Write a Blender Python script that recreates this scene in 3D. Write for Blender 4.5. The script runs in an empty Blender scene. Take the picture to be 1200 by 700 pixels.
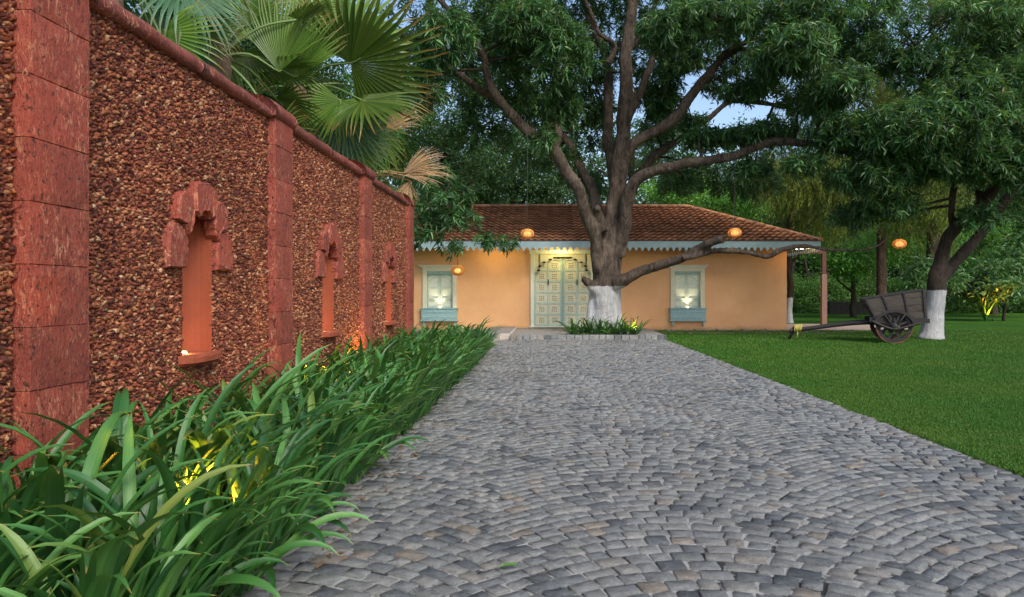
import bpy, math, random
import numpy as np
from mathutils import Vector, Matrix, Euler, noise
rnd = random.Random(7)
NR = np.random.RandomState(11)
C = bpy.context.scene.collection
R = math.radians
S = bpy.context.scene

# ------------------------------------------------------------------ camera, world, sun, exposure
F = 850.0; CX, CY = 642.0, 345.0; EYE = 1.2
cam = bpy.data.cameras.new('camera'); cam_o = bpy.data.objects.new('camera', cam); C.objects.link(cam_o)
cam.sensor_width = 36; cam.lens = F/1200*36; cam.clip_end = 500; cam.clip_start = 0.05
cam.shift_x = -(CX-600)/1200; cam.shift_y = -(350-CY)/1200
cam_o.location = (0, 0, EYE); cam_o.rotation_euler = (R(90), 0, 0)
S.camera = cam_o
W = bpy.data.worlds.new('World'); S.world = W; W.use_nodes = True
wn = W.node_tree.nodes; wl = W.node_tree.links
for n in list(wn): wn.remove(n)
sky = wn.new('ShaderNodeTexSky'); sky.sky_type = 'NISHITA'; sky.sun_disc = False
SUN_EL, SUN_AZ = 42, 148      # azimuth from +Y clockwise: behind the camera, to its right
sky.sun_elevation = R(SUN_EL); sky.sun_rotation = R(SUN_AZ); sky.dust_density = 2.0; sky.air_density = 1.0; sky.ozone_density = 1.2
bg = wn.new('ShaderNodeBackground'); bg.inputs['Strength'].default_value = 0.105
wo = wn.new('ShaderNodeOutputWorld')
wl.new(sky.outputs[0], bg.inputs[0]); wl.new(bg.outputs[0], wo.inputs[0])
sun = bpy.data.lights.new('sun', 'SUN'); sun.energy = 1.5; sun.angle = R(24); sun.color = (1.0, 0.95, 0.88)
sun_o = bpy.data.objects.new('sun', sun); C.objects.link(sun_o)
d = Vector((math.sin(R(SUN_AZ))*math.cos(R(SUN_EL)), math.cos(R(SUN_AZ))*math.cos(R(SUN_EL)), math.sin(R(SUN_EL))))
sun_o.rotation_euler = d.to_track_quat('Z', 'Y').to_euler(); sun_o.location = d*60
S.view_settings.view_transform = 'Standard'; S.view_settings.look = 'None'
S.view_settings.gamma = 1; S.view_settings.use_curve_mapping = False
S.view_settings.exposure = 1.16
try:
    S.cycles.max_bounces = 6; S.cycles.transparent_max_bounces = 4; S.cycles.use_denoising = True
except Exception: pass

def P(px, py, D):
    return Vector(((px-CX)/F*D, D, EYE-(py-CY)/F*D))

# ------------------------------------------------------------------ material helpers
class NT:
    def __init__(s, name):
        s.m = bpy.data.materials.new(name); s.m.use_nodes = True
        s.t = s.m.node_tree; s.n = s.t.nodes; s.l = s.t.links
        s.b = s.n.get('Principled BSDF'); s.o = s.n.get('Material Output'); s.vec = None
    def new(s, typ, **kw):
        n = s.n.new(typ)
        for k, v in kw.items():
            if hasattr(n, k): setattr(n, k, v)
        return n
    def put(s, sock, v):
        if isinstance(v, bpy.types.NodeSocket): s.l.new(v, sock)
        elif v is not None:
            if hasattr(sock.default_value, '__len__') and not isinstance(v, (int, float)) and len(v) == 3 and len(sock.default_value) == 4: v = (*v, 1)
            sock.default_value = v
    def coord(s, scale=(1, 1, 1), kind='Object', rot=(0, 0, 0)):
        if kind == 'Position': o = s.new('ShaderNodeNewGeometry').outputs['Position']
        elif kind == 'UV': o = s.new('ShaderNodeUVMap').outputs[0]
        else: o = s.new('ShaderNodeTexCoord').outputs[kind]
        m = s.new('ShaderNodeMapping'); s.l.new(o, m.inputs[0]); m.inputs['Scale'].default_value = scale; m.inputs['Rotation'].default_value = rot
        return m.outputs[0]
    def noise(s, scale, detail=4, rough=.55, vec=None, dist=0):
        n = s.new('ShaderNodeTexNoise'); n.inputs['Scale'].default_value = scale; n.inputs['Detail'].default_value = detail
        n.inputs['Roughness'].default_value = rough; n.inputs['Distortion'].default_value = dist
        if vec is not None: s.l.new(vec, n.inputs['Vector'])
        return n.outputs['Fac']
    def voro(s, scale, vec=None, feature='F1', out='Distance'):
        n = s.new('ShaderNodeTexVoronoi'); n.feature = feature; n.inputs['Scale'].default_value = scale
        if vec is not None: s.l.new(vec, n.inputs['Vector'])
        return n.outputs[out]
    def ramp(s, fac, stops, interp='LINEAR'):
        n = s.new('ShaderNodeValToRGB'); s.put(n.inputs[0], fac); e = n.color_ramp; e.interpolation = interp
        while len(e.elements) < len(stops): e.elements.new(0.5)
        for el, (p, c) in zip(e.elements, stops):
            el.position = p; el.color = (*c, 1) if not isinstance(c, (int, float)) else (c, c, c, 1)
        return n.outputs[0]
    def mix(s, f, a, b, mode='MIX'):
        n = s.new('ShaderNodeMix'); n.data_type = 'RGBA'; n.blend_type = mode
        s.put(n.inputs[0], f); s.put(n.inputs[6], a); s.put(n.inputs[7], b)
        return n.outputs[2]
    def math(s, op, a, b=0.0):
        n = s.new('ShaderNodeMath'); n.operation = op; s.put(n.inputs[0], a); s.put(n.inputs[1], b); return n.outputs[0]
    def bump(s, h, strength=.5, dist=.01):
        n = s.new('ShaderNodeBump'); n.inputs['Strength'].default_value = strength; n.inputs['Distance'].default_value = dist
        s.l.new(h, n.inputs['Height']); s.l.new(n.outputs[0], s.b.inputs['Normal'])
    def rand(s, obj=True):
        isl = s.new('ShaderNodeNewGeometry').outputs['Random Per Island']
        if not obj: return isl
        o = s.new('ShaderNodeObjectInfo').outputs['Random']
        return s.math('FRACT', s.math('ADD', isl, s.math('MULTIPLY', o, 3.7)))
    def fin(s, color, rough=.6, spec=None, metal=0):
        s.put(s.b.inputs['Base Color'], color); s.put(s.b.inputs['Roughness'], rough); s.b.inputs['Metallic'].default_value = metal
        if spec is not None: s.b.inputs['Specular IOR Level'].default_value = spec
        return s.m

def plain(name, col, rough=.6, var=.25, scale=8, bump=.15, metal=0):
    t = NT(name); v = t.coord()
    n = t.noise(scale, 5, .6, v)
    c = t.mix(n, tuple(x*(1-var) for x in col), tuple(min(1, x*(1+var)) for x in col))
    if bump: t.bump(t.noise(scale*6, 4, .6, v), bump, .004)
    return t.fin(c, rough, None, metal)

def emissive(name, col, strength):
    t = NT(name); t.b.inputs['Base Color'].default_value = (*col, 1)
    t.b.inputs['Emission Color'].default_value = (*col, 1); t.b.inputs['Emission Strength'].default_value = strength
    return t.m

def leaf_mat(name, stops, rough=.42, trans=.25, spec=.5, backcol=None):
    t = NT(name); r = t.rand()
    inst = t.new('ShaderNodeObjectInfo').outputs['Random']
    c = t.ramp(r, stops)
    g = t.ramp(inst, [(0, .55), (.5, .95), (1, 1.5)])
    c = t.mix(1, c, g, 'MULTIPLY')
    t.fin(c, rough, spec)
    tr = t.new('ShaderNodeBsdfTranslucent'); c2 = t.mix(.5, c, (.25, .4, .05)); t.l.new(c2, tr.inputs[0])
    mx = t.new('ShaderNodeMixShader'); mx.inputs[0].default_value = trans
    t.l.new(t.b.outputs[0], mx.inputs[1]); t.l.new(tr.outputs[0], mx.inputs[2]); t.l.new(mx.outputs[0], t.o.inputs[0])
    return t.m

M = {}
# laterite block
def laterite(name, base=(.27, .05, .028)):
    t = NT(name); v = t.coord((1, 1, .38), 'Position'); vv = t.coord(kind='Position')
    big = t.noise(5, 3, .6, vv)
    c = t.mix(big, tuple(x*.62 for x in base), tuple(x*1.25 for x in base))
    fl = t.noise(38, 5, .72, v, 1.2); flm = t.ramp(fl, [(.53, 0), (.60, 1)])
    zone = t.ramp(t.noise(3.1, 2, .5, vv), [(.38, .12), (.62, 1)])
    c = t.mix(t.math('MULTIPLY', flm, zone), c, (.46, .20, .11))
    pit = t.noise(30, 5, .75, t.coord((1.1, 1.1, .8), 'Position')); pm = t.ramp(pit, [(.35, 1), (.42, 0)])
    c = t.mix(t.math('MULTIPLY', pm, .9), c, (.03, .01, .008))
    c = t.mix(t.math('MULTIPLY', t.ramp(t.noise(95, 3, .7, vv), [(.38, 1), (.46, 0)]), .55), c, (.06, .015, .012))
    oi = t.new('ShaderNodeObjectInfo').outputs['Random']
    c = t.mix(1, c, t.ramp(oi, [(0, .8), (1, 1.18)]), 'MULTIPLY')
    h = t.math('ADD', t.noise(55, 4, .7, v), t.math('MULTIPLY', pm, -.9))
    t.bump(h, .8, .012)
    return t.fin(c, .72)
M['laterite'] = laterite('laterite')
M['laterite_coping'] = laterite('laterite_coping', (.18, .034, .022))
t = NT('niche_plaster'); v = t.coord(kind='Position')
c = t.mix(t.noise(7, 4, .6, v), (.22, .042, .016), (.31, .072, .027)); t.bump(t.noise(110, 3, .7, v), .7, .006)
M['niche_plaster'] = t.fin(c, .8)
t = NT('laterite_chips'); r = t.rand(False)
c = t.ramp(r, [(0, (.10, .027, .019)), (.28, (.18, .048, .028)), (.6, (.30, .082, .040)), (.8, (.40, .14, .06)), (.93, (.47, .21, .095)), (1, (.60, .38, .22))])
v = t.coord(kind='Position'); c = t.mix(1, c, t.ramp(t.noise(60, 3, .7, v), [(.3, .55), (.7, 1.35)]), 'MULTIPLY')
c = t.mix(1, c, t.ramp(t.noise(1.0, 5, .65, t.coord((1, 1, .5), 'Position')), [(.3, .68), (.7, 1.22)]), 'MULTIPLY')
t.bump(t.noise(170, 4, .75, v), .9, .006)
M['chips'] = t.fin(c, .6, .3)
M['chip_mortar'] = plain('chip_mortar', (.12, .034, .02), .9, .4, 20)
# cobbles
def cobble(name, obj):
    t = NT(name); r = t.new('ShaderNodeObjectInfo').outputs['Random'] if obj else t.rand(False)
    c = t.ramp(r, [(0, (.08, .09, .098)), (.10, (.11, .12, .127)), (.18, (.175, .184, .185)), (.42, (.222, .228, .223)), (.6, (.198, .202, .196)), (.74, (.236, .236, .225)), (.91, (.25, .246, .23)), (.965, (.23, .195, .155)), (1, (.212, .216, .212))])
    v = t.coord(kind='Position')
    c = t.mix(1, c, t.ramp(t.noise(22, 5, .7, v), [(.25, .55), (.75, 1.4)]), 'MULTIPLY'); c = t.mix(1, c, t.ramp(t.noise(110, 4, .8, v), [(.35, .72), (.65, 1.25)]), 'MULTIPLY')
    dust = t.ramp(t.noise(5, 6, .75, v), [(.5, 0), (.68, 1)])
    c = t.mix(t.math('MULTIPLY', dust, .45), c, (.27, .26, .24))
    c = t.mix(1, c, t.ramp(t.noise(.8, 6, .7, v), [(.3, .76), (.7, 1.15)]), 'MULTIPLY'); c = t.mix(t.ramp(t.noise(1.7, 5, .75, v), [(.60, 0), (.72, .45)]), c, (.10, .09, .07))
    t.bump(t.noise(55, 6, .8, v), 1.0, .014)
    return t.fin(c, t.ramp(t.noise(9, 3, .6, v), [(.3, .5), (.7, .75)]), .45)
M['cobble_obj'] = cobble('cobble_stone', True); M['cobble'] = cobble('cobble_stone_mass', False)
t = NT('cobble_joint'); v = t.coord(kind='Position')
c = t.mix(t.ramp(t.noise(4.5, 6, .75, v), [(.44, 0), (.54, 1)]), (.014, .014, .013), (.29, .285, .27)); c = t.mix(t.ramp(t.noise(1.3, 5, .7, v), [(.56, 0), (.66, .6)]), c, (.05, .07, .02)); t.bump(t.noise(120, 3, .7, v), .6, .006)
M['joint'] = t.fin(c, .9)
# soil
t = NT('soil'); v = t.coord(kind='Position')
c = t.mix(t.noise(30, 6, .8, v), (.012, .008, .005), (.06, .035, .02)); t.bump(t.noise(50, 5, .7, v), 1, .03)
M['soil'] = t.fin(c, .95)
t = NT('lawn'); v = t.coord(kind='Position')
c = t.mix(t.ramp(t.noise(1.3, 5, .65, v), [(.3, 0), (.7, 1)]), (.030, .105, .010), (.05, .145, .014))
c = t.mix(t.ramp(t.noise(.35, 3, .6, v), [(.4, 0), (.75, .5)]), c, (.075, .13, .02))
c = t.mix(1, c, t.ramp(t.noise(40, 5, .85, v), [(.3, .65), (.7, 1.35)]), 'MULTIPLY'); t.bump(t.noise(60, 5, .85, v), 1, .05)
M['lawn'] = t.fin(c, .9, .1)
t = NT('grass_blades'); r = t.rand(); v = t.coord(kind='Position')
c = t.ramp(r, [(0, (.03, .10, .009)), (.5, (.042, .135, .012)), (.93, (.06, .165, .018)), (1, (.16, .17, .05))])
c = t.mix(t.ramp(t.noise(.5, 4, .65, v), [(.42, 0), (.7, .55)]), c, (.11, .17, .025)); c = t.mix(t.ramp(t.noise(2.2, 4, .7, v), [(.55, 0), (.75, .5)]), c, (.03, .085, .012))
M['grass'] = t.fin(c, .6, .2)
# plaster
t = NT('orange_plaster'); v = t.coord(kind='Position')
c = t.mix(t.ramp(t.noise(1.2, 6, .7, v), [(.3, 0), (.7, 1)]), (.70, .37, .17), (.80, .455, .225))
st = t.ramp(t.noise(5, 6, .7, t.coord((1, 1, .3), 'Position')), [(.55, 0), (.8, .35)])
c = t.mix(st, c, (.52, .27, .14))
hz = t.new('ShaderNodeSeparateXYZ'); t.l.new(t.coord(kind='Position'), hz.inputs[0])
lowm = t.ramp(t.math('ADD', hz.outputs[2], t.math('MULTIPLY', t.noise(2.5, 4, .7, v), .35)), [(.16, 1), (.36, 0)])
c = t.mix(t.math('MULTIPLY', lowm, .7), c, (.2, .13, .07))
t.bump(t.noise(35, 5, .7, v), .25, .01)
M['plaster'] = t.fin(c, .85, .2)
def washed(name, a, b, scale=9, wear=(.2, .17, .12)):
    t = NT(name); v = t.coord(kind='Position')
    c = t.mix(t.ramp(t.noise(scale, 6, .75, v), [(.35, 0), (.65, 1)]), a, b)
    c = t.mix(t.ramp(t.noise(scale*4, 6, .8, v), [(.58, 0), (.72, .8)]), c, wear)
    t.bump(t.noise(60, 4, .7, v), .3, .006)
    return t.fin(c, .7)
M['teal'] = washed('worn_teal_paint', (.20, .36, .37), (.33, .46, .43))
M['teal_pale'] = washed('worn_pale_teal_paint', (.56, .62, .52), (.72, .73, .60))
M['cream'] = washed('worn_cream_paint', (.60, .58, .42), (.70, .66, .50))
M['door_carve'] = washed('carved_panel_paint', (.40, .39, .28), (.54, .52, .38), 20)
M['fascia'] = washed('fascia_paint', (.30, .43, .46), (.40, .52, .53), 4, (.25, .35, .37))
M['rail'] = washed('door_rail_paint', (.38, .49, .43), (.54, .61, .50))
M['dark'] = plain('dark_gap_shade', (.015, .02, .018), .8)
def tilemat(name, obj):
    t = NT(name); r = t.rand(obj); v = t.coord(kind='Position')
    c = t.ramp(r, [(0, (.30, .135, .065)), (.3, (.40, .175, .08)), (.7, (.48, .215, .095)), (1, (.56, .27, .13))])
    c = t.mix(1, c, t.ramp(t.noise(1.5, 5, .7, v), [(.3, .74), (.7, 1.1)]), 'MULTIPLY')
    c = t.mix(t.ramp(t.noise(9, 5, .75, v), [(.58, 0), (.8, .5)]), c, (.10, .06, .04)); t.bump(t.noise(40, 4, .7, v), .3, .01)
    return t.fin(c, .8)
M['tile'] = tilemat('clay_tile', False); M['tile_obj'] = tilemat('clay_ridge_tile', True)
M['stone'] = plain('grey_paving', (.22, .215, .205), .8, .35, 5, .5)
M['concrete'] = plain('pale_concrete', (.42, .37, .32), .85, .25, 3, .3)
M['pink_slab'] = plain('pink_slab', (.33, .24, .19), .85, .25, 3, .3)
# bark, with or without a limewashed foot
def bark(name, a, b, wash=None):
    t = NT(name); v = t.coord((1, 1, .28), 'Position'); vp = t.coord(kind='Position')
    n = t.noise(11, 6, .75, v, .6)
    c = t.mix(t.ramp(n, [(.32, 0), (.68, 1)]), a, b)
    c = t.mix(t.ramp(t.noise(2.2, 3, .6, vp), [(.5, 0), (.75, .5)]), c, tuple(x*1.7 for x in b))
    vo = t.noise(30, 5, .8, t.coord((1, 1, .12), 'Position'), .4); cr = vo
    c = t.mix(1, c, t.ramp(vo, [(.35, .55), (.55, 1.1)]), 'MULTIPLY')
    if wash is not None:
        s = t.new('ShaderNodeSeparateXYZ'); t.l.new(t.coord(kind='Position'), s.inputs[0])
        hgt = t.math('ADD', s.outputs[2], t.math('MULTIPLY', t.noise(9, 4, .7, vp), .09))
        mk = t.ramp(t.math('DIVIDE', hgt, 4.0), [((wash+.035)/4, 1), ((wash+.06)/4, 0)])
        wc = t.mix(t.ramp(t.noise(14, 6, .8, v), [(.3, 0), (.75, 1)]), (.46, .46, .47), (.74, .74, .75))
        wc = t.mix(t.ramp(t.noise(24, 5, .8, vp), [(.62, 0), (.74, .6)]), wc, (.2, .18, .17))
        c = t.mix(mk, c, wc)
    t.bump(t.math('ADD', t.noise(24, 6, .75, v), t.math('MULTIPLY', cr, 1.6)), 1.0, .06)
    return t.fin(c, .88, .2)
M['bark_main'] = bark('mango_bark', (.026, .020, .015), (.20, .152, .115), 1.42)
M['bark_right'] = bark('right_tree_bark', (.03, .022, .017), (.09, .068, .052), 1.30)
M['bark_back'] = bark('back_tree_bark', (.035, .022, .016), (.095, .065, .045), 1.05)
M['bark_plain'] = bark('plain_bark', (.03, .024, .018), (.09, .07, .05))
M['mango'] = leaf_mat('mango_leaf', [(0, (.016, .06, .022)), (.5, (.038, .125, .038)), (.82, (.075, .19, .06)), (.97, (.15, .26, .085)), (1, (.18, .15, .05))], .42, .33, .5)
M['darkleaf'] = leaf_mat('dark_leaf', [(0, (.016, .055, .018)), (.6, (.035, .10, .03)), (1, (.07, .15, .045))], .45, .3)
M['midleaf'] = leaf_mat('mid_green_leaf', [(0, (.05, .15, .025)), (.6, (.10, .25, .045)), (1, (.17, .33, .07))], .45, .3)
M['brightleaf'] = leaf_mat('bright_green_leaf', [(0, (.09, .26, .04)), (.6, (.17, .42, .06)), (1, (.28, .5, .1))], .45, .35)
M['yellowleaf'] = leaf_mat('yellow_green_leaf', [(0, (.06, .10, .012)), (.6, (.15, .20, .024)), (1, (.26, .28, .04))], .5, .35)
M['paleleaf'] = leaf_mat('grey_green_leaf', [(0, (.055, .14, .045)), (.6, (.10, .21, .07)), (1, (.16, .28, .10))], .45, .25)
# lily leaves: streaks along the blade
t = NT('lily_leaf'); uv = t.coord((14, .7, 1), 'UV'); r = t.new('ShaderNodeObjectInfo').outputs['Random']; isl = t.rand(False)
rr = t.math('FRACT', t.math('ADD', t.math('MULTIPLY', r, 1), isl))
c = t.ramp(rr, [(0, (.015, .062, .018)), (.35, (.032, .12, .028)), (.7, (.062, .19, .042)), (.95, (.11, .26, .06)), (1, (.18, .24, .05))])
c = t.mix(1, c, t.ramp(t.noise(1.6, 5, .8, uv), [(.35, .55), (.5, .95), (.65, 1.6)]), 'MULTIPLY')
sp = t.new('ShaderNodeSeparateXYZ'); t.l.new(t.coord(kind='UV'), sp.inputs[0])
tipm = t.ramp(t.math('ADD', sp.outputs[1], t.math('MULTIPLY', t.noise(3, 3, .6, t.coord((3, 6, 1), 'UV')), .05)), [(.985, 0), (1.0, 1)])
c = t.mix(t.math('MULTIPLY', tipm, .8), c, (.3, .2, .05))
t.bump(t.noise(3, 2, .5, t.coord((26, .3, 1), 'UV')), .25, .004)
t.fin(c, .36, .5)
tr = t.new('ShaderNodeBsdfTranslucent'); t.l.new(t.mix(.6, c, (.22, .42, .03)), tr.inputs[0])
mx = t.new('ShaderNodeMixShader'); mx.inputs[0].default_value = .22
t.l.new(t.b.outputs[0], mx.inputs[1]); t.l.new(tr.outputs[0], mx.inputs[2]); t.l.new(mx.outputs[0], t.o.inputs[0])
M['lily'] = t.m
def palm_mat(name, a, b, tip, rough=.4):
    t = NT(name); sp = t.new('ShaderNodeSeparateXYZ'); t.l.new(t.coord(kind='UV'), sp.inputs[0])
    isl = t.new('ShaderNodeNewGeometry').outputs['Random Per Island']; oi = t.new('ShaderNodeObjectInfo').outputs['Random']
    c = t.mix(t.math('FRACT', t.math('ADD', isl, oi)), a, b)
    nn = t.noise(4, 4, .7, t.coord((9, 2, 1), 'UV'))
    tm = t.ramp(t.math('MULTIPLY', t.math('ADD', sp.outputs[1], t.math('MULTIPLY', nn, .35)), .7), [(.64, 0), (.80, 1)])
    c = t.mix(tm, c, tip)
    t.fin(c, rough, .5)
    tr = t.new('ShaderNodeBsdfTranslucent'); t.l.new(c, tr.inputs[0])
    mx = t.new('ShaderNodeMixShader'); mx.inputs[0].default_value = .3
    t.l.new(t.b.outputs[0], mx.inputs[1]); t.l.new(tr.outputs[0], mx.inputs[2]); t.l.new(mx.outputs[0], t.o.inputs[0])
    return t.m
M['palm'] = palm_mat('palm_frond', (.06, .14, .014), (.13, .23, .028), (.20, .13, .03))
M['palm_dark'] = palm_mat('dark_palm_frond', (.04, .09, .010), (.10, .155, .02), (.26, .13, .03))
M['palm_blue'] = palm_mat('blue_green_palm_frond', (.05, .13, .06), (.09, .2, .1), (.2, .2, .1))
M['palm_dead'] = palm_mat('dead_palm_frond', (.42, .25, .12), (.58, .38, .2), (.62, .45, .28), .7)
M['petiole'] = plain('petiole', (.12, .2, .05), .5, .3, 5, 0)
M['palm_trunk'] = plain('palm_trunk', (.13, .085, .055), .95, .5, 12, .8)
t = NT('old_cart_wood'); v = t.coord((.6, 4, 6)); n = t.noise(7, 6, .75, v, .5)
c = t.mix(t.ramp(n, [(.3, 0), (.7, 1)]), (.018, .014, .011), (.088, .070, .056)); t.bump(n, .6, .01)
c = t.mix(1, c, t.ramp(t.new('ShaderNodeObjectInfo').outputs['Random'], [(0, .7), (1, 1.35)]), 'MULTIPLY')
M['cart'] = t.fin(c, .8)
M['cart_dark'] = plain('cart_dark_wood', (.022, .019, .018), .75, .5, 9, .4)
t = NT('cart_rust'); v = t.coord(); c = t.mix(t.ramp(t.noise(9, 5, .7, v), [(.4, 0), (.6, 1)]), (.05, .03, .022), (.26, .1, .035)); t.bump(t.noise(60, 4, .7, v), .5, .005)
M['rust'] = t.fin(c, .75, None, .2)
M['rope'] = plain('yellow_rope', (.5, .42, .09), .8, .3, 30)
M['cord'] = plain('black_cord', (.02, .02, .02), .6)
M['metal'] = plain('dark_metal', (.03, .03, .03), .4, .2, 8, .1, .6)
M['post_brown'] = plain('brown_post_paint', (.10, .03, .022), .7, .4, 5)
M['post_pink'] = plain('pink_post_paint', (.22, .12, .09), .8, .25, 5)
M['glow_warm'] = emissive('lamp_warm', (1, .72, .36), 5)
M['glow_niche'] = emissive('niche_lamp_glow', (1, .55, .2), 3)
M['glow_yellow'] = emissive('lamp_yellow', (1, .8, .25), 6)
M['lantern_core'] = emissive('lantern_bulb', (1, .56, .17), .9)
t = NT('rattan_lit'); v = t.coord()
c = t.mix(t.noise(25, 3, .6, v), (.50, .26, .07), (.75, .45, .15)); t.fin(c, .6)
tr = t.new('ShaderNodeBsdfTranslucent'); tr.inputs[0].default_value = (.95, .66, .26, 1)
mx = t.new('ShaderNodeMixShader'); mx.inputs[0].default_value = .45
t.l.new(t.b.outputs[0], mx.inputs[1]); t.l.new(tr.outputs[0], mx.inputs[2]); t.l.new(mx.outputs[0], t.o.inputs[0])
M['rattan'] = t.m
M['dryleaf'] = plain('dry_leaf', (.17, .095, .045), .8, .35, 20); M['greenleaf'] = plain('green_fallen_leaf', (.08, .19, .03), .5, .3, 20)

# ------------------------------------------------------------------ geometry helpers
def tag(o, label=None, cat=None, group=None, kind=None):
    if label: o['label'] = label
    if cat: o['category'] = cat
    if group: o['group'] = group
    if kind: o['kind'] = kind
    return o
def empty(name, loc=(0, 0, 0), rz=0, label=None, cat=None, group=None):
    o = bpy.data.objects.new(name, None); C.objects.link(o); o.location = loc; o.rotation_euler = (0, 0, rz); o.empty_display_size = .2
    return tag(o, label, cat, group)
def link(name, me, parent=None, mat=None, world=True):
    o = bpy.data.objects.new(name, me); C.objects.link(o)
    if mat is not None and not me.materials: me.materials.append(mat)
    if parent is not None: o.parent = parent
    return o
class MB:
    def __init__(s): s.v = []; s.f = []; s.uv = None
    def add(s, vs, fs):
        n = len(s.v); s.v += [tuple(a) for a in vs]; s.f += [tuple(i+n for i in f) for f in fs]
    def box(s, x0, x1, y0, y1, z0, z1, j=0):
        vs = [(x, y, z) for z in (z0, z1) for y in (y0, y1) for x in (x0, x1)]
        if j: vs = [(a+rnd.uniform(-j, j), b+rnd.uniform(-j, j), c+rnd.uniform(-j, j)) for a, b, c in vs]
        s.add(vs, [(0, 2, 3, 1), (4, 5, 7, 6), (0, 1, 5, 4), (2, 6, 7, 3), (0, 4, 6, 2), (1, 3, 7, 5)])
    def obox(s, mat4, sx, sy, sz):
        vs = [mat4 @ Vector((x*sx/2, y*sy/2, z*sz/2)) for z in (-1, 1) for y in (-1, 1) for x in (-1, 1)]
        s.add(vs, [(0, 2, 3, 1), (4, 5, 7, 6), (0, 1, 5, 4), (2, 6, 7, 3), (0, 4, 6, 2), (1, 3, 7, 5)])
    def prism(s, pts, a, b, axis='y'):      # polygon pts (u,v) extruded from a to b; axis y: (u,a,v); axis x: (a,u,v); axis z
        def q(u, v, w): return {'y': (u, w, v), 'x': (w, u, v), 'z': (u, v, w)}[axis]
        n = len(pts); vs = [q(u, v, a) for u, v in pts] + [q(u, v, b) for u, v in pts]
        fs = [tuple(range(n)), tuple(range(2*n-1, n-1, -1))] + [(i, i+n, (i+1) % n+n, (i+1) % n) for i in range(n)]
        s.add(vs, fs)
    def tube(s, pts, sides=8, cap=True):    # pts: (Vector, r)
        rings = []; prev = None; N = len(pts); base = len(s.v); vs = []; fs = []
        for i, (p, r) in enumerate(pts):
            p = Vector(p); a = Vector(pts[max(i-1, 0)][0]); b = Vector(pts[min(i+1, N-1)][0]); dr = (b-a)
            if dr.length < 1e-6: dr = Vector((0, 0, 1))
            dr.normalize()
            if prev is None: prev = dr.orthogonal().normalized()
            u = prev - dr*prev.dot(dr)
            u = u.normalized() if u.length > 1e-5 else dr.orthogonal().normalized()
            w = dr.cross(u); prev = u
            for k in range(sides):
                th = 2*math.pi*k/sides; vs.append(p+(u*math.cos(th)+w*math.sin(th))*r)
        for i in range(N-1):
            for k in range(sides):
                k2 = (k+1) % sides; fs.append((i*sides+k, i*sides+k2, (i+1)*sides+k2, (i+1)*sides+k))
        if cap: fs.append(tuple(range(sides-1, -1, -1))); fs.append(tuple((N-1)*sides+k for k in range(sides)))
        s.add(vs, fs)
    def lathe(s, prof, c=(0, 0, 0), sides=16, sx=1, sy=1):  # prof (r,z)
        vs = []; fs = []
        for r, z in prof:
            for k in range(sides):
                th = 2*math.pi*k/sides; vs.append((c[0]+r*sx*math.cos(th), c[1]+r*sy*math.sin(th), c[2]+z))
        for i in range(len(prof)-1):
            for k in range(sides):
                k2 = (k+1) % sides; fs.append((i*sides+k, i*sides+k2, (i+1)*sides+k2, (i+1)*sides+k))
        s.add(vs, fs)
    def mesh(s, name, mat=None, smooth=False):
        me = bpy.data.meshes.new(name); me.from_pydata(s.v, [], s.f)
        if mat: me.materials.append(mat)
        if smooth: me.polygons.foreach_set('use_smooth', [True]*len(me.polygons))
        me.update(); return me
    def build(s, name, mat, parent=None, smooth=False, bevel=0):
        o = link(name, s.mesh(name, mat, smooth), parent)
        if bevel:
            b = o.modifiers.new('bevel', 'BEVEL'); b.width = bevel; b.segments = 2; b.limit_method = 'ANGLE'
        return o
def npmesh(name, verts, faces, mat, smooth=False):   # verts (n,3), faces list of arrays with equal row lengths allowed to differ
    me = bpy.data.meshes.new(name); verts = np.asarray(verts, dtype=np.float32)
    me.vertices.add(len(verts)); me.vertices.foreach_set('co', verts.ravel())
    loops = np.concatenate([f.ravel() for f in faces]).astype(np.int32)
    sizes = np.concatenate([np.full(len(f), f.shape[1], dtype=np.int32) for f in faces])
    me.loops.add(len(loops)); me.loops.foreach_set('vertex_index', loops)
    me.polygons.add(len(sizes)); starts = np.concatenate([[0], np.cumsum(sizes)[:-1]]).astype(np.int32)
    me.polygons.foreach_set('loop_start', starts)
    if smooth: me.polygons.foreach_set('use_smooth', np.ones(len(sizes), dtype=bool))
    if mat: me.materials.append(mat)
    me.update(calc_edges=True); me.validate(); return me
def holed_wall(mb, u0, u1, v0, v1, holes, front, back, axis):   # plane with rectangular holes, given reveals; axis 'y' faces -y / 'x' faces +x
    us = sorted({u0, u1, *[h[0] for h in holes], *[h[1] for h in holes]}); vs = sorted({v0, v1, *[h[2] for h in holes], *[h[3] for h in holes]})
    def q(u, v, w): return (u, w, v) if axis == 'y' else (w, u, v)
    for i in range(len(us)-1):
        for j in range(len(vs)-1):
            cu, cv = (us[i]+us[i+1])/2, (vs[j]+vs[j+1])/2
            if any(h[0] < cu < h[1] and h[2] < cv < h[3] for h in holes): continue
            for w in (front, back):
                mb.add([q(us[i], vs[j], w), q(us[i+1], vs[j], w), q(us[i+1], vs[j+1], w), q(us[i], vs[j+1], w)], [(0, 1, 2, 3)])
    for (a, b, c, e) in list(holes)+[(u0, u1, v0, v1)]:
        for (p, r_) in (((a, c), (b, c)), ((b, c), (b, e)), ((b, e), (a, e)), ((a, e), (a, c))):
            mb.add([q(*p, front), q(*r_, front), q(*r_, back), q(*p, back)], [(0, 1, 2, 3)])
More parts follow.
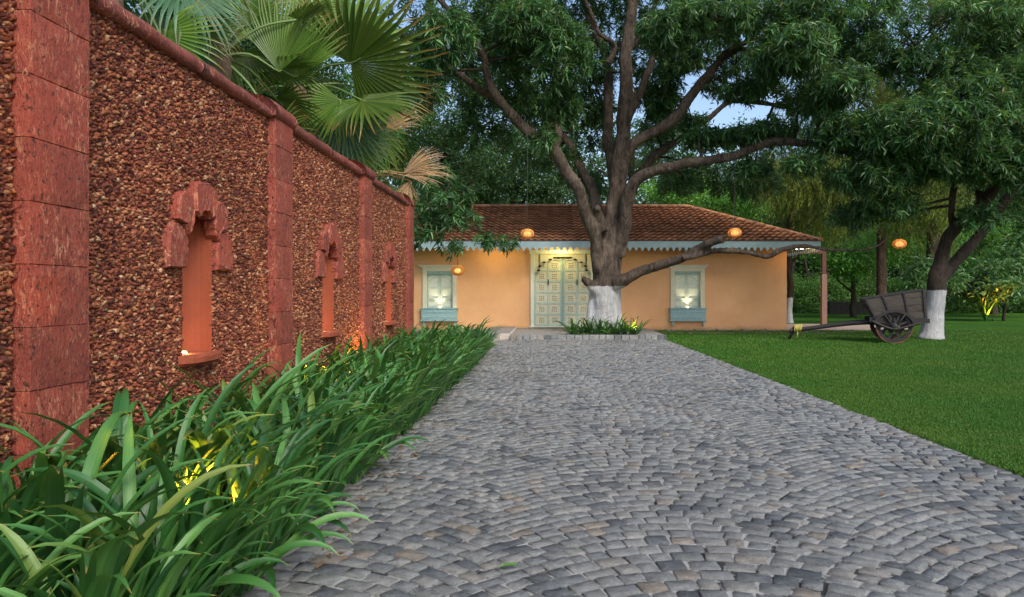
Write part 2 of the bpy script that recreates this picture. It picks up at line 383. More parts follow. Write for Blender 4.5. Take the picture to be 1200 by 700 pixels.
def lamp(name, kind, loc, energy, col, parent=None, size=.04, spot=None, aim=None, blend=.6):
    L = bpy.data.lights.new(name, kind); L.energy = energy; L.color = col; L.shadow_soft_size = size
    if kind == 'SPOT': L.spot_size = R(spot); L.spot_blend = blend
    o = bpy.data.objects.new(name, L); C.objects.link(o); o.location = loc
    if aim is not None: o.rotation_euler = (Vector(aim)-Vector(loc)).to_track_quat('-Z', 'Y').to_euler()
    if parent is not None: o.parent = parent; o.matrix_parent_inverse = Matrix.Translation(-Vector(parent.location)) if parent.rotation_euler.z == 0 else parent.matrix_basis.inverted()
    return o

# ------------------------------------------------------------------ geometry-node scattering for foliage and grass
def gn_group(sources, name):
    g = bpy.data.node_groups.new(name, 'GeometryNodeTree')
    g.interface.new_socket('Geometry', in_out='INPUT', socket_type='NodeSocketGeometry'); g.interface.new_socket('Geometry', in_out='OUTPUT', socket_type='NodeSocketGeometry')
    i = g.nodes.new('NodeGroupInput'); o = g.nodes.new('NodeGroupOutput'); j = g.nodes.new('GeometryNodeJoinGeometry')
    for s in sources:
        oi = g.nodes.new('GeometryNodeObjectInfo'); oi.inputs['Object'].default_value = s; oi.inputs['As Instance'].default_value = True
        g.links.new(oi.outputs['Geometry'], j.inputs[0])
    ip = g.nodes.new('GeometryNodeInstanceOnPoints'); ip.inputs['Pick Instance'].default_value = True
    g.links.new(i.outputs[0], ip.inputs['Points']); g.links.new(j.outputs[0], ip.inputs['Instance'])
    for an, sk, dt in (('rot', 'Rotation', 'FLOAT_VECTOR'), ('scl', 'Scale', 'FLOAT')):
        na = g.nodes.new('GeometryNodeInputNamedAttribute'); na.data_type = dt; na.inputs['Name'].default_value = an
        if an == 'rot':
            e = g.nodes.new('FunctionNodeEulerToRotation'); g.links.new(na.outputs[0], e.inputs[0]); g.links.new(e.outputs[0], ip.inputs[sk])
        else: g.links.new(na.outputs[0], ip.inputs[sk])
    g.links.new(ip.outputs[0], o.inputs[0]); return g
def scatter(name, pts, rots, scls, group, parent=None):
    me = bpy.data.meshes.new(name); pts = np.asarray(pts, dtype=np.float32)
    me.vertices.add(len(pts)); me.vertices.foreach_set('co', pts.ravel())
    a = me.attributes.new('rot', 'FLOAT_VECTOR', 'POINT'); a.data.foreach_set('vector', np.asarray(rots, dtype=np.float32).ravel())
    a = me.attributes.new('scl', 'FLOAT', 'POINT'); a.data.foreach_set('value', np.asarray(scls, dtype=np.float32))
    me.update(); o = link(name, me, parent); m = o.modifiers.new('scatter', 'NODES'); m.node_group = group
    o['kind'] = 'stuff'; return o
def source(name, mb, mat, smooth=False):
    return bpy.data.objects.new(name, mb.mesh(name, mat, smooth))
def leaf(mb, M4, L, w, fold=.25, droop=.25, rows=2):   # along +X
    def q(x, y, z): return M4 @ Vector((x, y, z))
    if rows == 1:
        vs = [q(0, 0, 0), q(L*.5, w/2, fold*w-droop*L*.2), q(L*.5, -w/2, fold*w-droop*L*.2), q(L, 0, -droop*L)]
        mb.add(vs, [(0, 1, 3), (0, 3, 2)]); return
    z1, z2 = -droop*L*.12, -droop*L*.5
    vs = [q(0, 0, 0), q(L*.3, w/2, z1+fold*w), q(L*.3, 0, z1), q(L*.3, -w/2, z1+fold*w),
          q(L*.68, w*.4, z2+fold*w*.8), q(L*.68, 0, z2), q(L*.68, -w*.4, z2+fold*w*.8), q(L, 0, -droop*L)]
    mb.add(vs, [(0, 1, 2), (0, 2, 3), (1, 4, 5, 2), (2, 5, 6, 3), (4, 7, 5), (5, 7, 6)])
def mango_cluster(seed, mat):
    r = random.Random(seed); mb = MB(); n = r.randint(15, 20); bx, by = r.uniform(-.12, .12), r.uniform(-.12, .12)
    for k in range(n):
        f = (k/n)**.7; az = k*2.4+r.uniform(-.5, .5); el = R(r.uniform(-55, 20) if f < .75 else r.uniform(-20, 60))
        m = Matrix.Translation((bx*f, by*f, -.22+.26*f+r.uniform(-.02, .02))) @ Euler((r.uniform(-.9, .9), -el, az), 'XYZ').to_matrix().to_4x4()
        leaf(mb, m, r.uniform(.13, .27), r.uniform(.034, .056), r.uniform(.1, .35), r.uniform(.15, .7))
    mb.tube([((0, 0, -.3), .007), ((bx, by, .04), .004)], 3, False)
    return source('mango_spray', mb, mat)
def bush_cluster(seed, mat, n=70, rad=.5, L=.12, w=.06, flat=.6):
    r = random.Random(seed); mb = MB()
    for k in range(n):
        p = Vector((r.gauss(0, 1), r.gauss(0, 1), r.gauss(0, 1)*flat)); p = p*(rad*.5)
        m = Matrix.Translation(p) @ Euler((r.uniform(-1, 1), r.uniform(-.8, .9), r.uniform(0, 6.28))).to_matrix().to_4x4()
        leaf(mb, m, L*r.uniform(.7, 1.3), w*r.uniform(.7, 1.3), .2, .3, 1)
    return source('leaf_spray', mb, mat)
def droop_cluster(seed, mat):
    r = random.Random(seed); mb = MB()
    for s in range(9):
        x, y = r.gauss(0, .2), r.gauss(0, .2); ln = r.uniform(.5, 1.1); dx, dy = r.uniform(-.15, .15), r.uniform(-.15, .15)
        for k in range(15):
            f = k/15; m = Matrix.Translation((x+dx*f, y+dy*f, -ln*f)) @ Euler((r.uniform(-.6, .6), r.uniform(.5, 1.3), r.uniform(0, 6.28))).to_matrix().to_4x4()
            leaf(mb, m, r.uniform(.09, .16), .02, .2, .3, 1)
    return source('hanging_spray', mb, mat)
G = {}
G['mango'] = gn_group([mango_cluster(i, M['mango']) for i in range(9)], 'mango_sprays')
G['dark'] = gn_group([bush_cluster(i, M['darkleaf']) for i in range(3)], 'dark_sprays')
G['mid'] = gn_group([bush_cluster(i+5, M['midleaf']) for i in range(3)], 'mid_sprays')
G['bright'] = gn_group([bush_cluster(i+8, M['brightleaf']) for i in range(3)], 'bright_sprays')
G['pale'] = gn_group([bush_cluster(i+12, M['paleleaf'], 40, .45, .2, .08) for i in range(3)], 'pale_sprays')
G['droop'] = gn_group([droop_cluster(i, M['yellowleaf']) for i in range(3)], 'droop_sprays')
G['droopdark'] = gn_group([droop_cluster(i+9, M['darkleaf']) for i in range(3)], 'droop_dark_sprays')
G['yellow'] = gn_group([bush_cluster(i+20, M['yellowleaf'], 60, .5, .11, .05) for i in range(3)], 'yellow_sprays')

def smooth_path(pts, sub=4, wob=.0, seed=0):   # Catmull-Rom through (Vector, r)
    out = []; n = len(pts)
    for i in range(n-1):
        p0, p1, p2, p3 = (pts[max(i-1, 0)], pts[i], pts[i+1], pts[min(i+2, n-1)])
        for k in range(sub):
            t = k/sub; a = [Vector(p[0]) for p in (p0, p1, p2, p3)]
            p = .5*((2*a[1])+(a[2]-a[0])*t+(2*a[0]-5*a[1]+4*a[2]-a[3])*t*t+(3*a[1]-a[0]-3*a[2]+a[3])*t**3)
            r = p1[1]*(1-t)+p2[1]*t
            if wob: p = p+Vector((noise.noise(p*1.1+Vector((seed, 0, 0))), noise.noise(p*1.1+Vector((0, seed, 7))), noise.noise(p*1.1+Vector((3, 0, seed)))))*wob*min(1, i+t)
            out.append((p, r))
    out.append((Vector(pts[-1][0]), pts[-1][1])); return out
# a tree: limbs in world space; blobs = (centre, (rx,ry,rz), n); twigs join blobs to limbs
def make_tree(name, label, limbs, blobs, gkind, bark_m, group=None, voxel=None, scale=(.8, 1.25), cat='tree', outward=.5, twig=.35, seed=1, thin=1.0, trunk_thin=1.0, dens=1.0):
    rr = np.random.RandomState(seed); base = Vector(limbs[0][0][0]); base.z = 0
    root = empty(name, base, 0, label, cat, group)
    mb = MB(); nodes = []
    for i, lb in enumerate(limbs):
        q_ = thin if i else trunk_thin
        sp = smooth_path([(Vector(p)-base, r*q_) for p, r in lb], 5, .10 if len(lb) > 2 else .03, i*3.1+seed)
        mb.tube(sp, 12 if sp[0][1] > .1 else 7); nodes += [(p, r) for p, r in sp]
    tw = MB(); pts = []; rots = []
    for (c, rad, n) in blobs:
        n = int(n*dens)
        c = Vector(c)-base
        near = min(nodes, key=lambda q: (q[0]-c).length+(0 if q[0].z < c.z+.5 else .8))
        mid = (near[0]+c)/2+Vector(rr.uniform(-.2, .2, 3)); mid.z += .05*(c-near[0]).length
        r0 = min(near[1]*.6, .045); tw.tube(smooth_path([(near[0], r0), (mid, r0*.7), (c, r0*.4)], 4, .12, seed), 5, False)
        q = rr.normal(size=(n, 3)); q /= np.linalg.norm(q, axis=1)[:, None]; q *= (rr.uniform(0.15, 1, n)**.5)[:, None]
        for k in range(n):
            o = Vector(q[k]*np.array(rad)); p = c+o
            if p.z+base.z < .4: continue
            pts.append(p); rots.append((outward*-q[k][1]*.9+rr.normal()*.25, outward*q[k][0]*.9+rr.normal()*.25, rr.uniform(0, 6.28)))
            if rr.uniform() < twig:
                st = c+o*rr.uniform(.0, .4); m2 = (st+p)/2+Vector(rr.uniform(-.1, .1, 3)); tw.tube([(st, .014), (m2, .01), (p, .005)], 3, False)
    tr = mb.build('trunk', bark_m, root, True)
    if voxel:
        m = tr.modifiers.new('remesh', 'REMESH'); m.mode = 'VOXEL'; m.voxel_size = voxel; m.use_smooth_shade = True
        m = tr.modifiers.new('smooth', 'SMOOTH'); m.iterations = 3; m.factor = .5
        tx = bpy.data.textures.new('bark_lumps', 'CLOUDS'); tx.noise_scale = .3; tx.noise_depth = 3
        m = tr.modifiers.new('lumps', 'DISPLACE'); m.texture = tx; m.strength = .06; m.texture_coords = 'LOCAL'; m.mid_level = .55
    if len(tw.f): tag(tw.build('twigs', M['bark_plain'], root, True), kind='stuff')
    if len(pts): scatter('crown', pts, rots, rr.uniform(scale[0], scale[1], len(pts)), G[gkind], root)
    return root

# ------------------------------------------------------------------ ground, lawn, path, bed
PL, PR_ = -1.27, 3.15
g = MB(); g.add([(-90, -20, -.03), (90, -20, -.03), (90, 130, -.03), (-90, 130, -.03)], [(0, 1, 2, 3)])
tag(g.build('ground', M['lawn']), kind='structure')
def plane(name, x0, x1, y0, y1, z, mat, nx=1, ny=1, amp=0):
    mb = MB(); vs = []; fs = []
    for j in range(ny+1):
        for i in range(nx+1):
            x = x0+(x1-x0)*i/nx; y = y0+(y1-y0)*j/ny
            vs.append((x, y, z+(noise.noise(Vector((x*.6, y*.6, 0)))*amp if amp else 0)))
    for j in range(ny):
        for i in range(nx): a = j*(nx+1)+i; fs.append((a, a+1, a+nx+2, a+nx+1))
    mb.add(vs, fs); return tag(mb.build(name, mat, None, amp > 0), kind='structure')
plane('lawn', PR_, 60, -6, 62, -.012, M['lawn'])
plane('soil_bed', -2.62, PL, -1, 15.0, -.004, M['soil'], 8, 80, .02)
path = link('path', None) if False else empty('path', (0, 0, 0)); path['kind'] = 'structure'
jb = MB(); jb.box(PL-.02, PR_, -1, 19.25, -.08, -.0065); jb.build('joint_bed', M['joint'], path)
# segmental arcs of setts, bulging away from the camera
stones = []      # centre, tangent angle, len, width
Pd = 1.9; s_row = .108; sag = .50
x_start = PL
cols = [(-2.2+Pd*i) for i in range(4)]
for ci, xc in enumerate(cols):
    cxm = xc+Pd/2
    y = -1.6; k = 0
    while y < 19.3:
        half = Pd/2+.02; u = -half+rnd.uniform(0, .06)
        while u < half-.03:
            sl = -2*sag*u/(half*half); th = math.atan(sl)
            L = rnd.choice([.095, .11, .12, .135, .15]); du = L*math.cos(th)
            if u+du > half+.02: du = half-u; L = du/math.cos(th)
            if L > .04:
                um = u+du/2; sl = -2*sag*um/(half*half); th = math.atan(sl)
                Yc = y+sag*(1-(um/half)**2)
                wr = s_row*math.cos(th)*rnd.uniform(.9, .98)
                X = cxm+um+rnd.uniform(-.004, .004); Y = Yc+rnd.uniform(-.004, .004)
                if PL+.03 < X < PR_-.03 and -.95 < Y < 19.2: stones.append((X, Y, th+rnd.uniform(-.05, .05), L-rnd.uniform(.005, .015), wr-.002))
            u += du
        y += s_row; k += 1
def sett(L, w, r):   # rounded, irregular sett, local, top near z 0
    hl, hw = L/2, w/2; ch = .010; ring = []
    for sx, sy in ((1, 1), (-1, 1), (-1, -1), (1, -1)):
        a = (sx*(hl-ch*r.uniform(.3, 1.2)), sy*hw*r.uniform(.93, 1)); b = (sx*hl*r.uniform(.95, 1), sy*(hw-ch*r.uniform(.3, 1.2)))
        ring += [b, a] if sx*sy > 0 else [a, b]
    tz = [r.uniform(-.003, .004) for _ in range(8)]; vs = []
    for x, y in ring: vs.append((x, y, -.05))
    for (x, y), z in zip(ring, tz): vs.append((x, y, -.004+z*.6))
    for (x, y), z in zip(ring, tz): vs.append((x*.955, y*.94, z))
    vs.append((0, 0, r.uniform(-.001, .002)))
    return vs
SQ = np.array([(i, (i+1) % 8, (i+1) % 8+8, i+8) for i in range(8)]+[(i+8, (i+1) % 8+8, (i+1) % 8+16, i+16) for i in range(8)])
ST = np.array([(i+16, (i+1) % 8+16, 24) for i in range(8)])
def vis_key(s): return (s[1] if s[1] > 2.9 and abs(s[0]*F/s[1]+CX-600) < 620 else 100+abs(s[1]))
stones.sort(key=vis_key)
smeshes = []
for i in range(16):
    vs = sett(.1, .1, rnd); smeshes.append(npmesh('paving_sett', vs, [SQ, ST], M['cobble_obj']))
for (X, Y, th, L, w) in stones[:300]:
    o = link('sett', rnd.choice(smeshes), path); o.location = (X, Y, rnd.uniform(-.004, .004)); o.rotation_euler = (rnd.uniform(-.02, .02), rnd.uniform(-.02, .02), th+rnd.choice([0, math.pi])); o.scale = (L/.1, w/.1, 1)
V = []; Q1 = []; T1 = []
for i, (X, Y, th, L, w) in enumerate(stones[300:]):
    vs = np.array(sett(L, w, rnd)); c, s_ = math.cos(th), math.sin(th); dz = rnd.uniform(-.004, .004); tx, ty = rnd.uniform(-.02, .02), rnd.uniform(-.02, .02)
    x = vs[:, 0]*c-vs[:, 1]*s_; y = vs[:, 0]*s_+vs[:, 1]*c; z = vs[:, 2]+dz+tx*vs[:, 0]+ty*vs[:, 1]
    V.append(np.stack([x+X, y+Y, z], 1)); Q1.append(SQ+i*25); T1.append(ST+i*25)
o = link('setts', npmesh('setts', np.concatenate(V), [np.concatenate(Q1), np.concatenate(T1)], M['cobble']), path); o['kind'] = 'stuff'

# ------------------------------------------------------------------ grass
def tuft(seed, n=20, h=.045, sp=.06):
    r = random.Random(seed); mb = MB()
    for k in range(n):
        x, y = r.uniform(-sp, sp), r.uniform(-sp, sp); a = r.uniform(0, 6.28); b = r.uniform(.1, .7); w = r.uniform(.0022, .0038); hh = h*r.uniform(.5, 1.2)
        dx, dy = math.cos(a), math.sin(a); lx, ly = dx*b*hh, dy*b*hh
        mb.add([(x-dy*w, y+dx*w, 0), (x+dy*w, y-dx*w, 0), (x+lx*.4-dy*w*.8, y+ly*.4+dx*w*.8, hh*.6), (x+lx*.4+dy*w*.8, y+ly*.4-dx*w*.8, hh*.6), (x+lx, y+ly, hh*.95)], [(0, 1, 3, 2), (2, 3, 4)])
    return source('grass_tuft', mb, M['grass'])
G['grass'] = gn_group([tuft(i) for i in range(4)], 'grass_tufts')
def grass(name, x0, x1, y0, y1, n, sc, fall=0):
    ys = y0*(y1/y0)**NR.uniform(0, 1, n) if fall else NR.uniform(y0, y1, n); xs = NR.uniform(x0, x1, n)
    if fall:
        xm = np.minimum(x1, ys*.70+.8); xs = x0+(xm-x0)*NR.uniform(0, 1, n); xs = np.where(xm > x0, xs, x0+.05)
    s = sc*NR.uniform(.7, 1.25, n)*(1 if not fall else np.clip(ys/9, 1, 2.2))
    o = scatter(name, np.stack([xs, ys, np.full(n, -.012)], 1), np.stack([NR.normal(0, .1, n), NR.normal(0, .1, n), NR.uniform(0, 6.28, n)], 1), s, G['grass'])
    return o
tag(grass('lawn_grass', PR_+.01, 15, 4.2, 23.5, 110000, .62, 1), 'short mown green grass of the lawn right of the cobbled path', 'grass')
tag(grass('lawn_patch_grass', -2.4, -1.3, 15.2, 17.6, 1800, .9), 'small patch of grass at the end of the lily bed before the cream step', 'grass')

# ------------------------------------------------------------------ boundary wall
XW, XF = -2.61, -2.52
wall = empty('boundary_wall', (XW, 8, 0), 0, 'tall red laterite wall with rough chip panels, pillars and lit niches left of the path', 'wall')
wall.location = (0, 0, 0)
pillars = [(.25, .70), (3.53, 3.99), (6.72, 7.17), (9.96, 10.42), (13.2, 13.65)]
niches = [2.11, 5.38, 8.57, 11.81]
NH = .23; N0, N1 = .76, 1.86
holes = [(c-NH, c+NH, N0, N1) for c in niches]
segs = [(-1.0, .25), (.70, 3.53), (3.99, 6.72), (7.17, 9.96), (10.42, 13.2)]
for (a, b) in segs:
    hs = [h for h in holes if a < h[0] < b]; mb = MB(); holed_wall(mb, a, b, 0, 2.86, hs, XW, XW-.28, 'x'); mb.build('panel', M['chip_mortar'], wall)
mb = MB()
for (a, b) in pillars: mb.box(XW-.29, XF-.012, a+.01, b-.01, 0, 2.84)
mb.build('pillar_core', M['laterite_coping'], wall)
# chips
sp = .0228
ys = []; zs = []
for j, z in enumerate(np.arange(.0, 2.86, sp*.88)):
    yy = np.arange(-1.0, 13.2, sp)+(sp/2 if j % 2 else 0); ys.append(yy); zs.append(np.full(len(yy), z))
ys = np.concatenate(ys); zs = np.concatenate(zs); ys += NR.uniform(-.35, .35, len(ys))*sp; zs += NR.uniform(-.35, .35, len(zs))*sp
keep = np.ones(len(ys), bool)
for (a, b) in pillars: keep &= ~((ys > a-.008) & (ys < b+.008))
for (a, b, c_, e) in holes: keep &= ~((ys > a-.006) & (ys < b+.006) & (zs > c_-.006) & (zs < e+.006))
ys, zs = ys[keep], zs[keep]; n = len(ys)
ang = (np.arange(5)*2*np.pi/5)[None, :]+NR.uniform(0, 6.28, (n, 1))+NR.uniform(-.35, .35, (n, 5))
rad = NR.uniform(.0095, .0192, (n, 1))*NR.uniform(.6, 1.35, (n, 5)); elong = NR.uniform(.75, 1.25, (n, 1))
by, bz = np.cos(ang)*rad*elong, np.sin(ang)*rad/elong
hgt = NR.uniform(.006, .021, (n, 1)); tlt = NR.normal(0, .75, (n, 2))
ty, tz = by*NR.uniform(.6, 1, (n, 5)), bz*NR.uniform(.6, 1, (n, 5))
tx = hgt+tlt[:, :1]*ty+tlt[:, 1:]*tz+NR.uniform(-.002, .002, (n, 5))
vb = np.stack([np.full((n, 5), XW-.004), ys[:, None]+by, zs[:, None]+bz], 2)
vt = np.stack([XW+np.clip(tx, .002, .04), ys[:, None]+ty, zs[:, None]+tz], 2)
V = np.concatenate([vb, vt], 1).reshape(-1, 3)
k5 = np.array([(i, (i+1) % 5, (i+1) % 5+5, i+5) for i in range(5)]); base = (np.arange(n)*10)[:, None, None]
Fq = (k5[None]+base).reshape(-1, 4); Ft = (np.array([5, 6, 7, 8, 9])[None]+np.arange(n)[:, None]*10)
o = link('stone_chips', npmesh('stone_chips', V, [Fq, Ft], M['chips']), wall); o['kind'] = 'stuff'
# pillar blocks
zj = [0, .106, .416, .726, 1.036, 1.346, 1.656, 1.966, 2.276, 2.586, 2.84]
blocks = []
def block_mesh(h, w, dpt, seed):
    r = random.Random(seed); vs = []; fs = []; nu, nv = 7, 6
    # front face grid with noise, plus four sides
    def fp(i, j):
        y = (i/nu-.5)*w; z = (j/nv)*h; edge = (i in (0, nu)) or (j in (0, nv))
        x = dpt-(.003 if edge else 0)+noise.noise(Vector((y*9+seed*5, z*9, seed)))*.006
        if i in (0, nu): y *= .995; y += noise.noise(Vector((z*14, seed, i)))*.004
        if j in (0, nv): z += (.002 if j == 0 else -.002)+noise.noise(Vector((y*14, seed, j)))*.003
        return (x, y, z)
    for j in range(nv+1):
        for i in range(nu+1): vs.append(fp(i, j))
    for j in range(nv):
        for i in range(nu): a = j*(nu+1)+i; fs.append((a, a+1, a+nu+2, a+nu+1))
    per = [i for i in range(nu+1)]+[(j+1)*(nu+1)-1 for j in range(1, nv+1)]+[nv*(nu+1)+i for i in range(nu-1, -1, -1)]+[j*(nu+1) for j in range(nv-1, 0, -1)]
    b0 = len(vs)
    for p in per: x, y, z = vs[p]; vs.append((dpt-.010, y*1.006, z+(.002 if z > h/2 else -.002)))
    b1 = len(vs)
    for p in per: x, y, z = vs[p]; vs.append((0, y*1.006, z))
    n = len(per)
    for a in range(n):
        c = (a+1) % n; fs.append((per[a], b0+a, b0+c, per[c])); fs.append((b0+a, b1+a, b1+c, b0+c))
    mb = MB(); mb.add(vs, fs); return mb.mesh('laterite_block', M['laterite'], False)
bm_ = [block_mesh(.3085, .455, .09, s) for s in range(6)]
for (a, b) in pillars:
    for j in range(len(zj)-1):
        o = link('block', bm_[rnd.randrange(6)], wall); h = zj[j+1]-zj[j]
        o.location = (XW+rnd.uniform(0, .004), (a+b)/2, zj[j]+.002); o.scale = (1, 1, h/.31)
# coping: rounded rail in lengths, raised over the pillars
def coping(y0, y1, z, r, out):
    n = max(1, int((y1-y0)/1.35)) if y1-y0 > .8 else 1
    for k in range(n):
        a = y0+(y1-y0)*k/n+.001; b = y0+(y1-y0)*(k+1)/n-.001; mb = MB(); prof = []
        for i in range(13):
            th = math.pi*(i/12)*1.25-.125*math.pi; prof.append((math.cos(th)*(.19+out), math.sin(th)*r))
        prof = [(XW-.14+u, z+v) for u, v in prof]; m = 12; vs = []; fs = []
        for q in range(m+1):
            yy = a+(b-a)*q/m; e = .995 if q in (0, m) else 1
            for (x, zz) in prof:
                nn = noise.noise(Vector((x*7, yy*4, zz*7)))*.011
                vs.append((x+nn, yy, z+(zz-z)*e+nn))
        L = len(prof)
        for q in range(m):
            for i in range(L): i2 = (i+1) % L; fs.append((q*L+i, q*L+i2, (q+1)*L+i2, (q+1)*L+i))
        fs.append(tuple(range(L))); fs.append(tuple(m*L+i for i in range(L-1, -1, -1)))
        mb.add(vs, fs); mb.build('coping_stone', M['laterite_coping'], wall, True)
for (a, b) in segs: coping(a, b, 2.875, .115, .02)
for (a, b) in pillars: coping(a-.06, b+.06, 2.90, .15, .075)
# niches
def niche_stone(poly, c, x0, x1, seed):
    mb = MB(); r = random.Random(seed); n = len(poly); vs = []
    cu = sum(p[0] for p in poly)/n; cv = sum(p[1] for p in poly)/n
    pts = []
    for i in range(n):   # subdivide edges for a chipped outline
        p, q = poly[i], poly[(i+1) % n]
        for k in range(3):
            f = k/3; pts.append((p[0]*(1-f)+q[0]*f+r.uniform(-.008, .008), p[1]*(1-f)+q[1]*f+r.uniform(-.008, .008)))
    m = len(pts)
    for w, s in ((x0, 1), (x1-.02, 1), (x1, .93)):
        for (u, v) in pts: vs.append((w+(r.uniform(-.008, .006) if w == x1 else 0), c+cu+(u-cu)*s, cv+(v-cv)*s))
    fs = []
    for L in (0, 1):
        for i in range(m): i2 = (i+1) % m; fs.append((L*m+i, L*m+i2, (L+1)*m+i2, (L+1)*m+i))
    fs.append(tuple(2*m+i for i in range(m)))
    mb.add(vs, fs); return mb
ARCH = [[(-.50, 1.385), (-.235, 1.385), (-.23, 1.52), (-.245, 1.60), (-.30, 1.685), (-.42, 1.70), (-.49, 1.62)],
        [(-.385, 1.715), (-.28, 1.70), (-.225, 1.62), (-.19, 1.66), (-.16, 1.74), (-.17, 1.90), (-.27, 1.93), (-.385, 1.87)],
        [(-.155, 1.80), (-.10, 1.77), (-.03, 1.82), (.03, 1.82), (.10, 1.77), (.155, 1.80), (.185, 2.0), (.05, 2.04), (-.15, 2.01)],
        [(.16, 1.74), (.19, 1.66), (.225, 1.62), (.28, 1.70), (.385, 1.715), (.385, 1.87), (.27, 1.93), (.18, 1.90)],
        [(.235, 1.385), (.50, 1.385), (.49, 1.62), (.42, 1.70), (.30, 1.685), (.245, 1.60), (.23, 1.52)]]
for ni, c in enumerate(niches):
    x_in = XW-.24; mb = MB()
    # interior: back, jambs, floor and head as one plastered shell
    a, b = c-NH+.004, c+NH-.004; zf, zt = N0+.004, N1-.004
    prof_ = [(XW+.012, a)]+[(XW-.03-.20*math.sin(math.pi*q/14), c-(NH-.004)*math.cos(math.pi*q/14)) for q in range(15)]+[(XW+.012, b)]
    for (p_, q_) in zip(prof_[:-1], prof_[1:]): mb.add([(p_[0], p_[1], zf), (q_[0], q_[1], zf), (q_[0], q_[1], zt), (p_[0], p_[1], zt)], [(0, 1, 2, 3)])
    for zz in (zf, zt): mb.add([(u, v, zz) for u, v in prof_], [tuple(range(len(prof_)))])
    nic = mb.build('niche', M['niche_plaster'], wall)
    for si, poly in enumerate(ARCH):
        niche_stone(poly, c, XW-.02, XW+.062+.014*(si % 2)+(.022 if si == 2 else 0), ni*7+si).build('arch_stone', M['laterite'], nic)
    prof = []
    for i in range(9): th = math.pi*i/8; prof.append((c-math.cos(th)*.30, math.sin(th)))
    mb = MB(); vs = []; fs = []
    for z, k in ((N0-.075, .7), (N0-.05, 1), (N0-.012, 1.02), (N0+.006, .96)):
        for (y, s) in prof: vs.append((XW-.01+(.03+s*.10)*k+rnd.uniform(-.003, .003), c+(y-c)*(.94 if k == .7 else 1), z+rnd.uniform(-.003, .003)))
    for L in range(3):
        for i in range(8): fs.append((L*9+i, L*9+i+1, (L+1)*9+i+1, (L+1)*9+i))
    fs.append(tuple(3*9+i for i in range(9))); fs.append(tuple(range(8, -1, -1)))
    mb.add(vs, fs); mb.build('sill', M['niche_plaster'], nic)
    mb = MB(); mb.lathe([(0.001, .014), (.05, .014), (.056, 0)], (XW-.10, c-.05, N0+.006), 14); mb.build('lamp_lens', M['glow_niche'], nic)
    lamp('niche_light', 'POINT', (XW-.04, c-.06, N0+.028), .6, (1, .6, .22), wall, .03)

# ------------------------------------------------------------------ lily bed
def lily_strip(L, w, e0, curl, twist, side, nseg=11, ncross=4, tip=.7):
    # blade rises along +X with elevation e0 then arches over
    pts = []; p = Vector((0, 0, 0)); el = e0; ds = L/nseg
    for i in range(nseg+1):
        pts.append((p.copy(), el)); p = p+Vector((math.cos(el), 0, math.sin(el)))*ds
        el -= curl*ds*(.12+2.6*(i/nseg)**1.9)
    vs = []; uv = []
    for i, (q, el) in enumerate(pts):
        t_ = i/nseg; ww = w*(.55+.9*t_-.0*t_ if t_ < .5 else 1)*1.0
        ww = w*min(1, .6+t_*1.2)*(1 if t_ < .55 else max(.03, math.cos((t_-.55)/.45*math.pi/2)**.8))
        nrm = Vector((-math.sin(el), 0, math.cos(el))); tw = twist*t_; sd = side*t_*t_*L
        a = Vector((0, 1, 0))*math.cos(tw)+nrm*math.sin(tw); nn = nrm*math.cos(tw)-Vector((0, 1, 0))*math.sin(tw)
        for k in range(ncross+1):
            u = k/ncross*2-1; vs.append(q+Vector((0, sd, 0))+a*(u*ww/2)+nn*(abs(u)**1.2*ww*.30*(1-.5*t_))); uv.append((u*.5+.5, t_))
    fs = []
    for i in range(nseg):
        for k in range(ncross): b = i*(ncross+1)+k; fs.append((b, b+1, b+ncross+2, b+ncross+1))
    return vs, fs, uv
def lily_leaf(seed, small=1.0, lo=False):
    r = random.Random(seed); kind = (0, 1, 2, 3, 0, 1)[seed % 6]
    if kind == 0: L, e0, cl = r.uniform(.40, .60), R(r.uniform(66, 84)), r.uniform(.3, 1.1)
    elif kind == 3: L, e0, cl = r.uniform(.5, .75), R(r.uniform(48, 62)), r.uniform(2.2, 3.2)
    else: L, e0, cl = r.uniform(.68, 1.02), R(r.uniform(60, 78)), r.uniform(1.3, 2.3)
    return lily_strip(L*small, r.uniform(.046, .062)*small, e0, cl/small, r.uniform(-.8, .8), r.uniform(-.12, .12), 6 if lo else 12, 2 if lo else 4)
lmeshes = []
for i in range(24):
    vs, fs, uv = lily_leaf(i); mb = MB(); mb.add(vs, fs); me = mb.mesh('lily_leaf', M['lily'], True)
    ul = me.uv_layers.new(name='UVMap'); li = [0]*len(me.loops); me.loops.foreach_get('vertex_index', li)
    ul.data.foreach_set('uv', [c for i_ in li for c in uv[i_]]); lmeshes.append(me)
lo_leaf = [lily_leaf(100+i, 1, True) for i in range(20)]
clumps = []
y = 2.05; row = 0
while y < 14.6:
    for xr in (-2.36, -2.02, -1.68, -1.42):
        if xr == -1.42 and row % 3 == 2: continue
        clumps.append((xr+rnd.uniform(-.07, .07), y+rnd.uniform(-.12, .12)+(.17 if xr in (-2.02, -1.42) else 0)))
    clumps.append((-1.27+rnd.uniform(-.03, .03), y+.1+rnd.uniform(-.1, .1))); clumps.append((-1.33+rnd.uniform(-.03, .03), y+.28+rnd.uniform(-.06, .06)))
    y += .36; row += 1
def azim(r, x):
    a = r.gauss(0, 1.6) if x > -2.2 else r.gauss(0, 1.1)
    return a-.1
clumps = [c_ for c_ in clumps if (c_[0]+1.46)**2+(c_[1]-3.0)**2 > .035 and not (-1.37 > c_[0] > -1.75 and 2.62 < c_[1] < 3.0)]
LG = 'lily clumps massed in the bed along the red wall'
